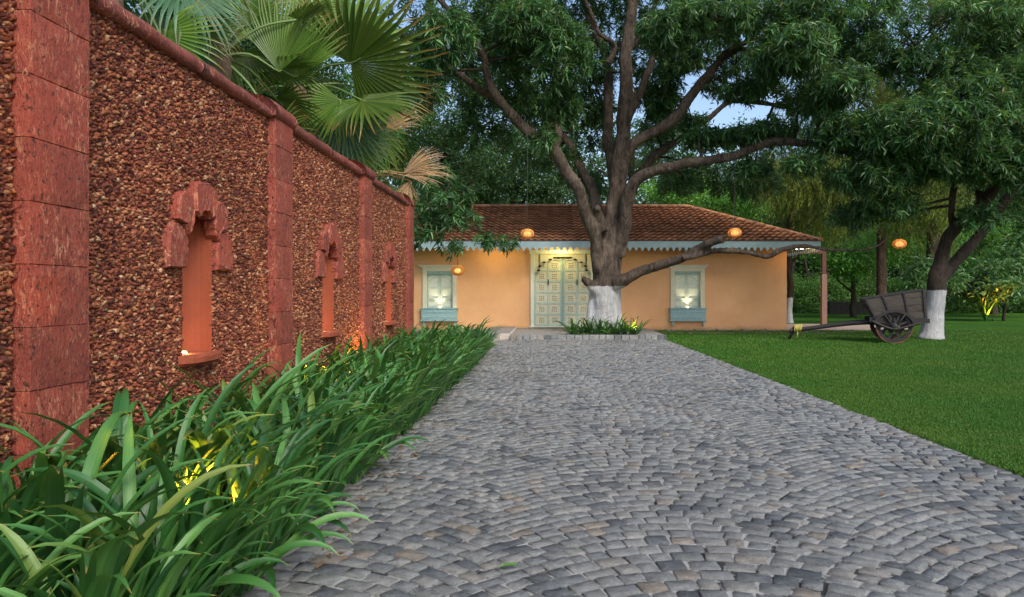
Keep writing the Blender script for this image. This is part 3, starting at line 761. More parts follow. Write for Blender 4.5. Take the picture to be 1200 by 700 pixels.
NTH = 'first second third fourth fifth sixth seventh eighth ninth tenth eleventh twelfth thirteenth fourteenth fifteenth sixteenth seventeenth eighteenth nineteenth twentieth twenty-first twenty-second twenty-third twenty-fourth'.split(); ORD = 'first second third fourth fifth sixth seventh eighth ninth tenth eleventh twelfth'.split(); seen = {}
def place_lab(x, y):
    s = 'row against the wall' if x < -2.2 else ('low row spilling on the cobbles' if x > -1.37 else 'row beside the cobble edge' if x > -1.55 else 'second row from the wall' if x < -1.85 else 'third row from the wall')
    z = ('before the nearest pillar' if y < 3.5 else 'beside the nearest pillar' if y < 4.1 else 'below the first niche' if y < 6.6 else 'beside the second pillar' if y < 7.3 else 'below the second niche' if y < 10 else 'beside the third pillar' if y < 10.6 else 'below the third niche' if y < 13.2 else 'at the far end')
    seen[(s, z)] = seen.get((s, z), 0)+1
    return 'lily clump, %s %s, %s' % (NTH[seen[(s, z)]-1], z, s)
clumps.sort(key=lambda c: c[1])
for (x, y) in clumps:
    r = random.Random(int(x*1000)*31+int(y*1000)); near = y < 5.6
    c = empty('lily_clump', (x, y, 0), 0, place_lab(x, y), 'plant', LG)
    n = r.randint(24, 30) if near else r.randint(22, 28); sc = r.uniform(.85, 1.12)*(.86 if y < 2.4 else .93 if y < 4.2 else .84)
    if near:
        for k in range(n):
            o = link('leaf', lmeshes[r.randrange(24)], c); a = azim(r, x); s = sc*r.uniform(.8, 1.1)*(.84 if x > -1.37 else 1)
            o.location = (math.cos(a)*.04+r.uniform(-.03, .03), math.sin(a)*.04+r.uniform(-.03, .03), 0)
            o.rotation_euler = (r.uniform(-.12, .12), r.uniform(-.14, .14), a); o.scale = (s, s*r.uniform(.9, 1.1), s)
    else:
        mb = MB(); uvs = []
        for k in range(n):
            vs, fs, uv = lo_leaf[r.randrange(20)]; a = azim(r, x); s = sc*r.uniform(.8, 1.1)*(.84 if x > -1.37 else 1)
            m = Matrix.Translation((r.uniform(-.05, .05), r.uniform(-.05, .05), 0)) @ Euler((r.uniform(-.12, .12), r.uniform(-.14, .14), a)).to_matrix().to_4x4() @ Matrix.Scale(s, 4)
            mb.add([m @ v for v in vs], fs); uvs += uv
        o = mb.build('leaves', M['lily'], c, True); me = o.data; o['kind'] = 'stuff'
        ul = me.uv_layers.new(name='UVMap'); li = [0]*len(me.loops); me.loops.foreach_get('vertex_index', li); ul.data.foreach_set('uv', [q for i_ in li for q in uvs[i_]])
mb = MB()
for i in range(750):
    e = rnd.random(); x = rnd.uniform(-2.5, -1.22) if e < .75 else -1.22+abs(rnd.gauss(0, .16)); y = 1.0+13.5*rnd.random()**1.4; a = rnd.uniform(0, 6.28); l = rnd.uniform(.012, .04); w = l*rnd.uniform(.25, .5)
    c, s_ = math.cos(a)*l, math.sin(a)*l; z = .022+rnd.uniform(0, .006) if x < -1.27 else .005
    mb.add([(x-c, y-s_, z), (x+s_*w/l, y-c*w/l, z+rnd.uniform(0, .01)), (x+c, y+s_, z+rnd.uniform(0, .012)), (x-s_*w/l, y+c*w/l, z+rnd.uniform(0, .01))], [(0, 1, 2), (0, 2, 3)])
for i in range(40):
    x = rnd.uniform(3.2, 12); y = rnd.uniform(5, 21); a = rnd.uniform(0, 6.28); l = rnd.uniform(.025, .05); w = l*.4; c, s_ = math.cos(a)*l, math.sin(a)*l; z = .022
    mb.add([(x-c, y-s_, z), (x+s_*w/l, y-c*w/l, z+.01), (x+c, y+s_, z+.012), (x-s_*w/l, y+c*w/l, z)], [(0, 1, 2), (0, 2, 3)])
tag(mb.build('leaf_litter', M['dryleaf']), 'scraps of dry leaf strewn over the lily bed, cobble edge and lawn', 'leaf litter', kind='stuff')
# spike uplights hidden in the bed
def spike(x, y, label, energy, aim, col=(1, .72, .12), z=.0):
    t_ = empty('garden_spotlight', (x, y, z), 0, label, 'garden light', 'yellow uplights in the planting')
    mb = MB(); mb.tube([((0, 0, -.08), .006), ((0, 0, .05), .008)], 6); mb.build('stake', M['metal'], t_)
    mb = MB(); mb.lathe([(.001, .05), (.03, .05), (.038, .07), (.04, .12), (.034, .12), (.032, .112), (.001, .112)], (0, 0, 0), 14); mb.build('housing', M['metal'], t_, True)
    mb = MB(); mb.lathe([(.001, .115), (.031, .115)], (0, 0, 0), 14); mb.build('lens', M['glow_yellow'], t_)
    L = bpy.data.lights.new('spot_beam', 'SPOT'); L.energy = energy; L.color = col; L.spot_size = R(110); L.spot_blend = .7; L.shadow_soft_size = .03
    o = bpy.data.objects.new('spot_beam', L); C.objects.link(o); o.parent = t_; o.location = (0, 0, .135); o.rotation_euler = Vector(aim).to_track_quat('-Z', 'Y').to_euler()
    return t_
spike(-1.46, 3.06, 'small uplight glowing yellow in the lilies nearest the camera', 60, (-.1, .35, .9), (1, .40, .035))
spike(-2.16, 7.0, 'small uplight glowing in the lilies at the foot of the second pillar', 40, (.15, -.1, 1), (1, .42, .04))
spike(-2.36, 9.75, 'small uplight glowing in the lilies at the foot of the third pillar', 26, (-.15, -.1, 1), (1, .44, .05))

# fallen leaves on the setts
def fallen(px, py, mat, rz, s, label):
    D = EYE*F/(py-CY); p = P(px, py, D); mb = MB(); n = 7; vs = []; fs = []
    for i in range(n):
        u = i/(n-1); w = math.sin(math.pi*min(1, u*.92+.04))**.8*.018*s; z = .004+math.sin(u*3.1)*.008*s
        for k in (-1, 0, 1): vs.append(((u-.5)*.085*s, k*w, z+abs(k)*.005*s))
    for i in range(n-1):
        for k in range(2): a = i*3+k; fs.append((a, a+1, a+4, a+3))
    mb.add(vs, fs); mb.tube([((-.0425*s, 0, .004), .0015), ((-.06*s, .005, .006), .001)], 4)
    o = mb.build('fallen_leaf', mat, None, True); o.location = (p.x, p.y, .006); o.rotation_euler = (0, 0, rz); tag(o, label, 'leaf', 'leaves fallen on the path')
fallen(597, 667, M['greenleaf'], .3, .95, 'small green leaf lying on the cobbles at the bottom centre')
fallen(385, 643, M['dryleaf'], 1.2, .8, 'curled tan leaf on the cobbles under the drooping lily tips')
fallen(492, 563, M['dryleaf'], .2, .9, 'brown dry leaf on the cobbles right of the lilies')
fallen(487, 535, M['dryleaf'], 2.2, .9, 'brown dry leaf farther back beside the lily edge')
fallen(455, 560, M['dryleaf'], 2.9, .7, 'small brown leaf at the very edge of the lily bed')
fallen(1035, 582, M['dryleaf'], .6, .8, 'tan leaf alone on the right half of the path')
fallen(735, 523, M['dryleaf'], 1.9, .8, 'tan leaf in the middle of the cobbled path')

# ------------------------------------------------------------------ platform before the door, strip slab
YH = 23.5
plat = empty('entrance_platform', (0, 19.3, 0)); plat['kind'] = 'structure'; plat.location = (0, 0, 0)
mb = MB(); mb.box(-1.0, 3.15, 19.36, YH-.01, -.05, .105); mb.build('platform_top', M['stone'], plat)
mb = MB(); mb.prism([(-1.93, 17.5), (-1.27, 17.5), (-1.27, 19.3), (-1.0, 19.3), (-1.0, 23.48), (-1.75, 23.48)], -.05, .15, 'z'); mb.build('side_slab', M['concrete'], plat, False, .01)
mb = MB(); mb.prism([(-1.90, 17.55), (-1.30, 17.55), (-1.30, 19.33), (-1.03, 19.33), (-1.03, 23.46), (-1.72, 23.46)], .151, .156, 'z'); mb.build('slab_paving', M['stone'], plat)
x = -1.0
while x < 3.1:
    w = rnd.uniform(.16, .26); w = min(w, 3.15-x); mb = MB(); mb.box(x+.006, x+w-.006, 19.2+rnd.uniform(-.006, .006), 19.36, -.04, .118+rnd.uniform(-.008, .008), .004)
    mb.build('kerb_stone', M['cobble_obj'], plat, False, .01); x += w
mb = MB(); mb.prism([(3.16, 21.6), (9.0, 21.6), (9.3, 22.2), (12.8, 25.5), (12.3, 28.6), (7.5, 28.6), (7.5, 23.4), (3.16, 23.4)], -.05, .03, 'z')
tag(mb.build('house_pavement', M['pink_slab']), kind='structure')
mb = MB(); x = -7.4
while x < 7.7:
    w = rnd.uniform(.1, .3)
    if not (-1.8 < x < 3.2):
        mb.box(x, x+w, YH-.30+rnd.uniform(-.02, .02), YH-.02, -.02, .03+rnd.uniform(0, .06), .012)
    x += w
tag(mb.build('rubble_edging', M['pink_slab']), kind='structure')

# ------------------------------------------------------------------ house
house = empty('garden_house', (0, YH, 0), 0, 'orange plastered house with red tiled hip roof and scalloped blue eave beyond the path', 'house')
house.location = (0, 0, 0)
HX0, HX1, HY1 = -7.3, 7.74, YH+6.6
WZ = 2.86
wx = [(-3.50, 'left'), (4.52, 'right')]
DX = .48; DW = 1.04
whole = [(w[0]-.44, w[0]+.44, .72, 1.98) for w in wx]+[(DX-DW+.13, DX+DW-.13, .14, 2.62)]
mb = MB(); holed_wall(mb, HX0, HX1, -.05, WZ, whole, YH, YH+.25, 'y')
mb.box(HX0, HX0+.25, YH+.251, HY1, -.05, WZ); mb.box(HX1-.25, HX1, YH+.251, HY1, -.05, WZ); mb.box(HX0+.251, HX1-.251, HY1-.25, HY1, -.05, WZ)
mb.build('wall', M['plaster'], house)
# roof
EX0, EX1, EY0, EY1, EZ = HX0-.72, 8.46, YH-1.05, HY1+.8, 2.83
run = (EY1-EY0)/2; RZ = 4.42; RX0, RX1, RY = EX0+3.35, EX1-3.35, EY0+run
sl = []
sl.append(((EX0, EY0), (EX1, EY0), (RX1, RY), (RX0, RY))); sl.append(((EX1, EY0), (EX1, EY1), (RX1, RY), (RX1, RY)))
sl.append(((EX1, EY1), (EX0, EY1), (RX0, RY), (RX1, RY))); sl.append(((EX0, EY1), (EX0, EY0), (RX0, RY), (RX0, RY)))
mb = MB()
for a, b, c, e in sl:
    mb.add([(*a, EZ-.04), (*b, EZ-.04), (*c, RZ-.06), (*e, RZ-.06)], [(0, 1, 2, 3)])
mb.add([(EX0, EY0, EZ-.07), (EX1, EY0, EZ-.07), (EX1, EY1, EZ-.07), (EX0, EY1, EZ-.07)], [(0, 1, 2, 3)])
roof = mb.build('roof', M['post_brown'], house)
tw = .222; TV = []; TF = []; prof = []
for i in range(7):
    u = i/6; prof.append((u*tw*.99, .022*math.sin(u*math.pi*2-.6)+.012))
for (a, b, c, e) in sl:
    A = Vector((*a, EZ)); B = Vector((*b, EZ)); Cc = Vector((*c, RZ)); E = Vector((*e, RZ))
    ux = (B-A).normalized(); mid = (Cc+E)/2-(A+B)/2; vy = (mid-ux*mid.dot(ux)); SLn = vy.length; vy.normalize(); nz = ux.cross(vy)
    if nz.z < 0: nz = -nz
    W_ = (B-A).length; le = (E-A).dot(ux); re = W_-(Cc-A).dot(ux)
    nr = 14; rh = SLn/nr
    for r_ in range(nr):
        v0 = r_*rh; x0 = le*v0/SLn; x1 = W_-re*v0/SLn; v1 = v0+rh*1.12
        c0 = int(x0/tw); c1 = int(x1/tw)+1; off = tw*.5*(r_ % 2)*0
        for k in range(c0, c1):
            jx, jz = rnd.uniform(-.004, .004), rnd.uniform(-.004, .006); b0 = len(TV)
            for (pu, pz) in prof:
                for (vv, up) in ((v0-.014, .082), (v1, .004)):
                    lim0 = le*min(vv, SLn)/SLn; lim1 = W_-re*min(vv, SLn)/SLn
                    uu = min(max(k*tw+pu+off+jx, lim0), lim1)
                    TV.append(A+ux*uu+vy*min(vv, SLn)+nz*(pz+up+jz))
            for (pu, pz) in prof:
                lim0 = le*v0/SLn; lim1 = W_-re*v0/SLn; TV.append(A+ux*min(max(k*tw+pu+off+jx, lim0), lim1)+vy*(v0-.012)+nz*(pz+.056+jz))
            for (pu, pz) in prof:
                TV.append(A+ux*min(max(k*tw+pu+off+jx, lim0), lim1)+vy*(v0+.075)+nz*(pz-.004+jz))
            for i in range(6): TF.append((b0+2*i, b0+2*i+2, b0+2*i+3, b0+2*i+1)); TF.append((b0+14+i, b0+15+i, b0+2*i+2, b0+2*i)); TF.append((b0+21+i, b0+22+i, b0+15+i, b0+14+i))
mb = MB(); mb.v = [tuple(v) for v in TV]; mb.f = TF
o = mb.build('roof_tiles', M['tile'], roof); o['kind'] = 'stuff'
mb = MB(); vs = []
for q in (0, 1):
    for i in range(7): th = math.pi*i/6; vs.append((q*.40, math.cos(th)*(.11-.012*q), math.sin(th)*(.085-.01*q)))
mb.add(vs, [(i, i+1, i+8, i+7) for i in range(6)]+[tuple(range(6, -1, -1))]); rm = mb.mesh('ridge_tile', M['tile_obj'], True)
rz = R(0)
def ridge(a, b, nm='ridge_tile'):
    a, b = Vector(a), Vector(b); n = int((b-a).length/.36); dr = (b-a).normalized()
    for k in range(n+1):
        p = a+(b-a)*k/n*(1-.0); 
        if k == n: break
        o = link(nm, rm, roof); o.location = p+Vector((0, 0, .01+rnd.uniform(-.006, .006)))
        side = Vector((0, 0, 1)).cross(dr).normalized(); up = dr.cross(side)
        o.rotation_euler = Matrix((dr, side, up)).transposed().to_euler()
ridge((RX0, RY, RZ), (RX1, RY, RZ)); ridge((EX1, EY0, EZ+.02), (RX1, RY, RZ), 'hip_tile'); ridge((EX0, EY0, EZ+.02), (RX0, RY, RZ), 'hip_tile')
# scalloped eave board on the front and right side
def fascia(x0, x1):
    pts = [(x0, EZ+.0), (x0, EZ-.20)]; p = .193; n = int((x1-x0)/p); p = (x1-x0)/n
    for k in range(n):
        a = x0+k*p
        for (u, v) in ((.14, -.20), (.22, -.225), (.32, -.27), (.5, -.325), (.68, -.27), (.78, -.225), (.86, -.20)): pts.append((a+u*p, EZ+v+.02))
    pts += [(x1, EZ-.20), (x1, EZ)]; return pts
def strip(x0, x1, fn):
    mb = MB(); p = .193; n = int(round((x1-x0)/p)); p = (x1-x0)/n
    us = [0, .14, .22, .32, .5, .68, .78, .86]; dv = [-.18, -.18, -.205, -.25, -.3, -.25, -.205, -.18]
    xs = [(x0+(k+u)*p, d) for k in range(n) for u, d in zip(us, dv)]+[(x1, -.18)]
    for i in range(len(xs)-1):
        (a, da), (b, db) = xs[i], xs[i+1]
        v = [fn(a, EZ+.015, 0), fn(b, EZ+.015, 0), fn(b, EZ+db, 0), fn(a, EZ+da, 0), fn(a, EZ+.015, .025), fn(b, EZ+.015, .025), fn(b, EZ+db, .025), fn(a, EZ+da, .025)]
        mb.add(v, [(0, 1, 2, 3), (5, 4, 7, 6), (3, 2, 6, 7), (0, 4, 5, 1)])
    return mb
strip(EX0+.02, EX1-.02, lambda u, z, w: (u, EY0+w-.012, z)).build('eave_board', M['fascia'], roof)
strip(EY0+.04, EY1-.02, lambda u, z, w: (EX1-.015+w, u, z)).build('eave_board', M['fascia'], roof)
mb = MB(); mb.box(EX0, EX1, EY0-.03, EY0+.02, EZ+.017, EZ+.05); mb.build('gutter_batten', M['post_brown'], roof)

# windows
def window(xc, lab):
    f = MB(); z0, z1 = .62, 2.05; y = YH
    f.box(xc-.55, xc-.42, y-.07, y+.05, .72, z1); f.box(xc+.42, xc+.55, y-.07, y+.05, .72, z1); f.box(xc-.42, xc+.42, y-.065, y+.05, 1.94, z1-.002)
    f.box(xc-.60, xc+.60, y-.11, y+.0, z1, z1+.05); f.box(xc-.66, xc+.66, y-.15, y+.0, z1+.05, z1+.10)
    fr = f.build('window', M['cream'], house, False, .008); fr['label'] = lab
    b = MB(); b.box(xc-.38, xc+.38, y+.02, y+.05, 1.80, 1.93); b.build('dark_head', M['dark'], fr) if False else None
    for s in (-1, 1):
        m = MB(); x0, x1 = (xc-.415, xc-.006) if s < 0 else (xc+.006, xc+.415)
        m.box(x0, x1, y+.10, y+.13, .74, 1.92)
        m.build('shutter', M['teal_pale'], fr); m = MB()
        for (a, b_) in ((x0, x0+.055), (x1-.055, x1)): m.box(a, b_, y+.07, y+.099, .74, 1.92)
        for zc in (.80, 1.04, 1.42, 1.84): m.box(x0+.056, x1-.056, y+.065, y+.099, zc-.035, zc+.035)
        # arched head moulding
        pr = [(x0+.056+(x1-x0-.112)*i/8, 1.60+.16*math.sin(math.pi/2*(i/8 if s < 0 else 1-i/8))) for i in range(9)]
        for i in range(8): (ax, az), (bx, bz) = pr[i], pr[i+1]; m.add([(ax, y+.084, az), (bx, y+.084, bz), (bx, y+.084, bz+.035), (ax, y+.084, az+.035)], [(0, 1, 2, 3)])
        m.build('shutter_rails', M['rail'], fr)
    m = MB(); m.box(xc-.41, xc+.41, y-.03, y+.06, 1.86, 1.938); m.build('head_rail', M['teal'], fr)
    m = MB(); m.box(xc-.57, xc+.57, y-.17, y-.001, .38, .72); m.box(xc-.60, xc+.60, y-.19, y-.001, .722, .765); m.box(xc-.60, xc+.60, y-.19, y-.001, .33, .378)
    m.box(xc-.53, xc+.53, y-.18, y-.1701, .44, .49); m.box(xc-.53, xc+.53, y-.18, y-.1701, .60, .65); m.build('sill_box', M['teal'], fr, False, .006)
    for s in (-1, 1):
        m = MB(); m.lathe([(.028, 0), (.045, -.03), (.03, -.06), (.05, -.11), (.035, -.15), (.001, -.17)], (xc+s*.50, y-.10, .33), 10); m.build('bracket_foot', M['teal'], fr, True)
    m = MB(); m.lathe([(.001, .03), (.03, .03), (.035, 0)], (xc, y-.02, .766), 10); m.build('sill_lamp', M['glow_warm'], fr)
    lamp('window_light', 'SPOT', (xc, y-.08, .80), 8, (1, .84, .52), house, .03, 95, (xc, y+.10, 1.5), .8)
window(wx[0][0], 'left pale window shutter with cream frame over blue sill box')
window(wx[1][0], 'right pale window shutter with cream frame over blue sill box')

# carved door
d0, d1 = DX-DW, DX+DW; y = YH
f = MB(); f.box(d0, d0+.13, y-.09, y+.12, .10, 2.50); f.box(d1-.13, d1, y-.09, y+.12, .10, 2.50); f.box(d0-.03, d1+.03, y-.11, y+.12, 2.50, 2.64)
f.box(d0-.05, d1+.05, y-.13, y+.0, .13, .17)
door = f.build('door', M['teal_pale'], house, False, .008)
# spandrel board with a cusped arch opening
ns = 9; arch = []
for i in range(ns):
    for k in range(5):
        u = (i+k/5)/ns; th = math.pi*(1-u); rx, rz_ = .78, .40
        cusp = .05*abs(math.sin(math.pi*k/5)); arch.append((DX+math.cos(th)*(rx-.04+cusp), 1.93+math.sin(th)*(rz_-.03+cusp)))
arch.append((DX+.74, 1.93))
m = MB(); top = 2.495
for i in range(len(arch)-1):
    (ax, az), (bx, bz) = arch[i], arch[i+1]
    for yy in (y-.02, y+.015): m.add([(ax, yy, az), (bx, yy, bz), (bx, yy, top), (ax, yy, top)], [(0, 1, 2, 3)])
    m.add([(ax, y-.02, az), (bx, y-.02, bz), (bx, y+.015, bz), (ax, y+.015, az)], [(0, 1, 2, 3)])
m.box(d0+.131, DX-.74, y-.02, y+.015, 1.90, top); m.box(DX+.74, d1-.131, y-.02, y+.015, 1.90, top)
m.build('spandrel', M['cream'], door)
m = MB()
for i in range(ns+1):
    th = math.pi*(1-i/ns)
    if .15 < i/ns < .85 or True:
        m.lathe([(.001, -.01), (.05, .005), (.055, .035), (.001, .055)], (DX+math.cos(th)*.78, y-.05, 1.95+math.sin(th)*.41), 8)
m.box(DX-.30, DX+.30, y-.055, y-.021, 2.36, 2.41); m.build('arch_gap_lobes', M['dark'], door)  # shade of the gaps around the arch, put in as near-black solid lobes
def dleaf(x0, x1):
    m = MB(); m.box(x0, x1, y+.06, y+.10, .17, 2.36); lf = m.build('door_leaf', M['teal_pale'], door)
    m = MB(); xm = (x0+x1)/2; rows = [.17+(2.30-.17)*i/6 for i in range(7)]
    for a in (x0, xm-.03, x1-.05): m.box(a+.001, a+.055, y+.03, y+.0599, .17, 2.34)
    for zc in rows: m.box(x0+.057, xm-.031, y+.035, y+.0599, zc-.002, zc+.045); m.box(xm+.0255, x1-.052, y+.035, y+.0599, zc-.002, zc+.045)
    m.build('rails', M['rail'], lf, False, .004)
    m = MB(); m2 = MB()
    for j in range(6):
        za, zb = rows[j]+.055, rows[j+1]-.012
        for (a, b) in ((x0+.068, xm-.042), (xm+.037, x1-.062)):
            m.box(a+.015, b-.015, y+.045, y+.0599, za+.01, zb-.01)
            cx, cz = (a+b)/2, (za+zb)/2; q = min(b-a, zb-za)*.30
            for dx in (-1, 0, 1):
                for dz in (-1, 0, 1):
                    px_, pz_ = cx+dx*q*.72, cz+dz*q*.72; h = q*.30
                    m2.add([(px_-h, y+.0449, pz_-h), (px_+h, y+.0449, pz_-h), (px_+h, y+.0449, pz_+h), (px_-h, y+.0449, pz_+h), (px_, y+.022, pz_)], [(0, 1, 4), (1, 2, 4), (2, 3, 4), (3, 0, 4)])
            # studs on the rails
            for s in (.2, .5, .8): m2.lathe([(.012, 0), (.001, .0)], (a+(b-a)*s, y+.033, zb+.03), 5)
    m.build('door_panels', M['cream'], lf); o = m2.build('carving', M['door_carve'], lf); o['kind'] = 'stuff'
    m = MB(); m.box(xm-.015, xm+.022, y+.005, y+.029, 1.50, 1.68); m.build('handle', M['metal'], lf)
dleaf(d0+.135, DX-.03); dleaf(DX+.03, d1-.135)
m = MB(); m.box(DX-.028, DX+.028, y+.0, y+.059, .17, 2.36); m.build('centre_post', M['teal'], door, False, .004)
m = MB(); m.box(DX-.16, DX+.16, y-.34, y-.24, 2.715, 2.755); ll = m.build('eave_lamp', M['glow_yellow'], house)
lamp('door_light', 'POINT', (DX-.1, y-.55, 2.54), 11, (1, .80, .30), house, .08)
lamp('left_wall_light', 'POINT', (-1.7, y-.75, 2.5), 9, (1, .72, .28), house, .25)
m = MB(); m.tube([((7.85, YH-.55, 2.63), .02), ((8.32, YH-.75, 2.66), .02)], 8); m.build('tube_lamp', M['glow_warm'], house)
lamp('corner_light', 'POINT', (8.05, YH-.62, 2.56), 4, (1, .55, .18), house, .1)
# verandah posts and beam
m = MB(); m.box(9.80, 9.98, 25.92, 26.08, .03, 1.92); pst = m.build('verandah_post', M['post_pink']); tag(pst, 'slim post with pink lower shaft and brown top right of the orange house', 'post')
m = MB(); m.box(9.82, 9.96, 25.94, 26.06, 1.92, 2.80); m.box(7.745, 9.82, 25.94, 26.05, 2.66, 2.78); m.build('post_head', M['post_brown'], pst)

# ------------------------------------------------------------------ pendant lanterns
def lantern(p, top, label, w=.168, lit=True):
    t_ = empty('woven_lantern', p, 0, label, 'lantern', 'woven pendant lanterns')
    m = MB(); nb = 17; H = w*.72
    prof = [(math.sin(math.pi*(.12+.76*i/10))*w, -math.cos(math.pi*(.12+.76*i/10))*H) for i in range(11)]
    for i in range(nb):     # woven horizontal bands
        a = .10+.80*i/(nb-1); r0 = math.sin(math.pi*a)*w; z = -math.cos(math.pi*a)*H
        pts = [(Vector((math.cos(q)*(r0+.004*(1 if (k+i) % 2 else -1)), math.sin(q)*(r0+.004*(1 if (k+i) % 2 else -1)), z)), .0068) for k, q in enumerate([2*math.pi*j/24 for j in range(25)])]
        m.tube(pts, 4, False)
    for k in range(12):
        q = 2*math.pi*k/12; m.tube([(Vector((math.cos(q)*r_, math.sin(q)*r_, z)), .004) for r_, z in prof], 4, False)
    m.build('woven_shade', M['rattan'], t_)
    m = MB(); m.lathe([(.001, .075), (.055, .065), (.09, .035), (.105, 0), (.09, -.035), (.055, -.065), (.001, -.075)], (0, 0, -.01), 16); m.build('bulb', M['lantern_core'], t_, True)
    m = MB(); m.tube([((0, 0, H), .008), (Vector(top)-Vector(p), .008)], 5); m.tube([((0, 0, H-.02), .03), ((0, 0, H+.03), .015)], 8); m.build('cord', M['cord'], t_)
    L = bpy.data.lights.new('bulb_light', 'POINT'); L.energy = 7 if lit else 1.5; L.color = (1, .66, .28); L.shadow_soft_size = .11
    o = bpy.data.objects.new('bulb_light', L); C.objects.link(o); o.parent = t_; o.location = (0, 0, 0)
p = P(618, 274, 18.5); lantern(p, p+Vector((0, .0, 2.9)), 'lit woven lantern hanging before the roof left of the big trunk')
p = P(861, 273, 18.5); lantern(p, p+Vector((0, 0, 1.95)), 'lit woven lantern hanging above the low limb right of the big trunk')
p = P(1054, 286, 18.5); lantern(p, p+Vector((0, 0, 2.4)), 'glowing orange woven lantern hanging above the old cart')
p = P(536.5, 317, 22.7); lantern(p, Vector((p.x, p.y, 2.74)), 'brownish woven lantern hanging from the eave beside the left window', .23, False)

# ------------------------------------------------------------------ cart
CD = 17.3; k = CD/F
cart = empty('wooden_cart', P(1048, 403, CD), 0, 'old dark two-wheeled wooden cart with long shaft standing on the lawn', 'cart')
o0 = Vector(cart.location); 
cart.rotation_euler = (0, 0, R(-18))
def cp(px, py): return ((px-1048)*k*.91, -(py-403)*k)     # local x, z
TL, TR, BR, BL = cp(1011.5, 351), cp(1085, 339.5), cp(1087.5, 373), cp(1026, 372)
DEP = 1.05
def lerp(a, b, t_): return (a[0]*(1-t_)+b[0]*t_, a[1]*(1-t_)+b[1]*t_)
for (ya, yb) in ((.10, .135), (.10+DEP, .135+DEP)):
    for i in range(4):
        a0, a1 = lerp(BL, TL, i/4+.006), lerp(BL, TL, (i+1)/4-.006); b0, b1 = lerp(BR, TR, i/4+.006), lerp(BR, TR, (i+1)/4-.006)
        m = MB(); jj = rnd.uniform(-.004, .004); m.prism([a0, b0, b1, a1], ya+jj, yb+jj, 'y'); m.build('side_plank', M['cart'], cart)
for (a, b, nm) in ((BL, TL, 'front_plank'), (BR, TR, 'tail_plank')):
    for i in range(4):
        q0, q1 = lerp(a, b, i/4+.006), lerp(a, b, (i+1)/4-.006); s = .03
        m = MB(); m.prism([q0, (q0[0]+s, q0[1]), (q1[0]+s, q1[1]), q1] if nm[0] == 'f' else [(q0[0]-s, q0[1]), q0, q1, (q1[0]-s, q1[1])], .137, .098+DEP, 'y'); m.build(nm, M['cart'], cart)
m = MB(); m.prism([(BL[0]+.02, BL[1]+.005), (BR[0]-.02, BR[1]+.005), (BR[0]-.02, BR[1]+.04), (BL[0]+.02, BL[1]+.04)], .14, .095+DEP, 'y'); m.build('floor', M['cart'], cart)
fr = MB()
fr.prism([cp(1019, 372.3), cp(1090, 373.3), cp(1090, 378.5), cp(1019, 378.5)], .07, .15, 'y'); fr.prism([cp(1019, 372.3), cp(1090, 373.3), cp(1090, 378.5), cp(1019, 378.5)], .09+DEP, .16+DEP, 'y')
for px in (1014, 1035, 1060, 1083):     # side battens and rims
    t_ = (px-1011.5)/74; a = lerp((BL[0], BL[1]), BR, t_) if px > 1020 else BL; b = lerp(TL, TR, t_)
    fr.prism([(a[0]-.025, a[1]), (a[0]+.025, a[1]), (b[0]+.025, b[1]+.01), (b[0]-.025, b[1]+.01)], .075, .099, 'y')
fr.prism([(TL[0]-.03, TL[1]-.01), (TR[0]+.02, TR[1]-.01), (TR[0]+.02, TR[1]+.025), (TL[0]-.03, TL[1]+.025)], .085, .145, 'y')
fr.prism([(TL[0]-.03, TL[1]-.01), (TR[0]+.02, TR[1]-.01), (TR[0]+.02, TR[1]+.025), (TL[0]-.03, TL[1]+.025)], .09+DEP, .15+DEP, 'y')
fr.build('frame', M['cart_dark'], cart, False, .004)
# shafts
for (y0, y1) in ((.25, .55), (.95, .62)):
    m = MB(); A = cp(1052, 377); B = cp(922, 391)
    m.tube(smooth_path([((A[0], y0, A[1]), .055), ((cp(1010, 379.5)[0], (y0*.7+y1*.3), cp(1010, 379.5)[1]), .056), ((cp(970, 384)[0], (y0*.3+y1*.7), cp(970, 384)[1]), .048), ((B[0], y1, B[1]), .045)], 4, .01), 8); m.build('shaft', M['cart_dark'], cart, True)
m = MB(); a, b = cp(927, 388), cp(919.5, 401); m.tube([((a[0], .585, a[1]), .055), ((b[0], .585, b[1]), .035)], 8); a, b = cp(921, 391), cp(928, 386); m.tube([((a[0], .40, a[1]), .035), ((b[0], .78, b[1]+.0), .035)], 8); m.build('prop_stick', M['cart_dark'], cart, True)
m = MB()
for i in range(8):
    c = cp(927+i*1.2, 388.2-i*.12); rr_ = .085+rnd.uniform(0, .015); m.tube([(Vector((c[0]+rnd.uniform(-.01, .01)+.015*math.sin(q), .585+math.cos(q)*(rr_+.03), c[1]+math.sin(q)*rr_)), .011) for q in [2*math.pi*j/12 for j in range(13)]], 5, False)
c = cp(931, 389); m.tube([((c[0], .50, c[1]-.05), .01), ((c[0]-.02, .48, c[1]-.2), .01)], 5); m.build('rope_lashing', M['rope'], cart, True)
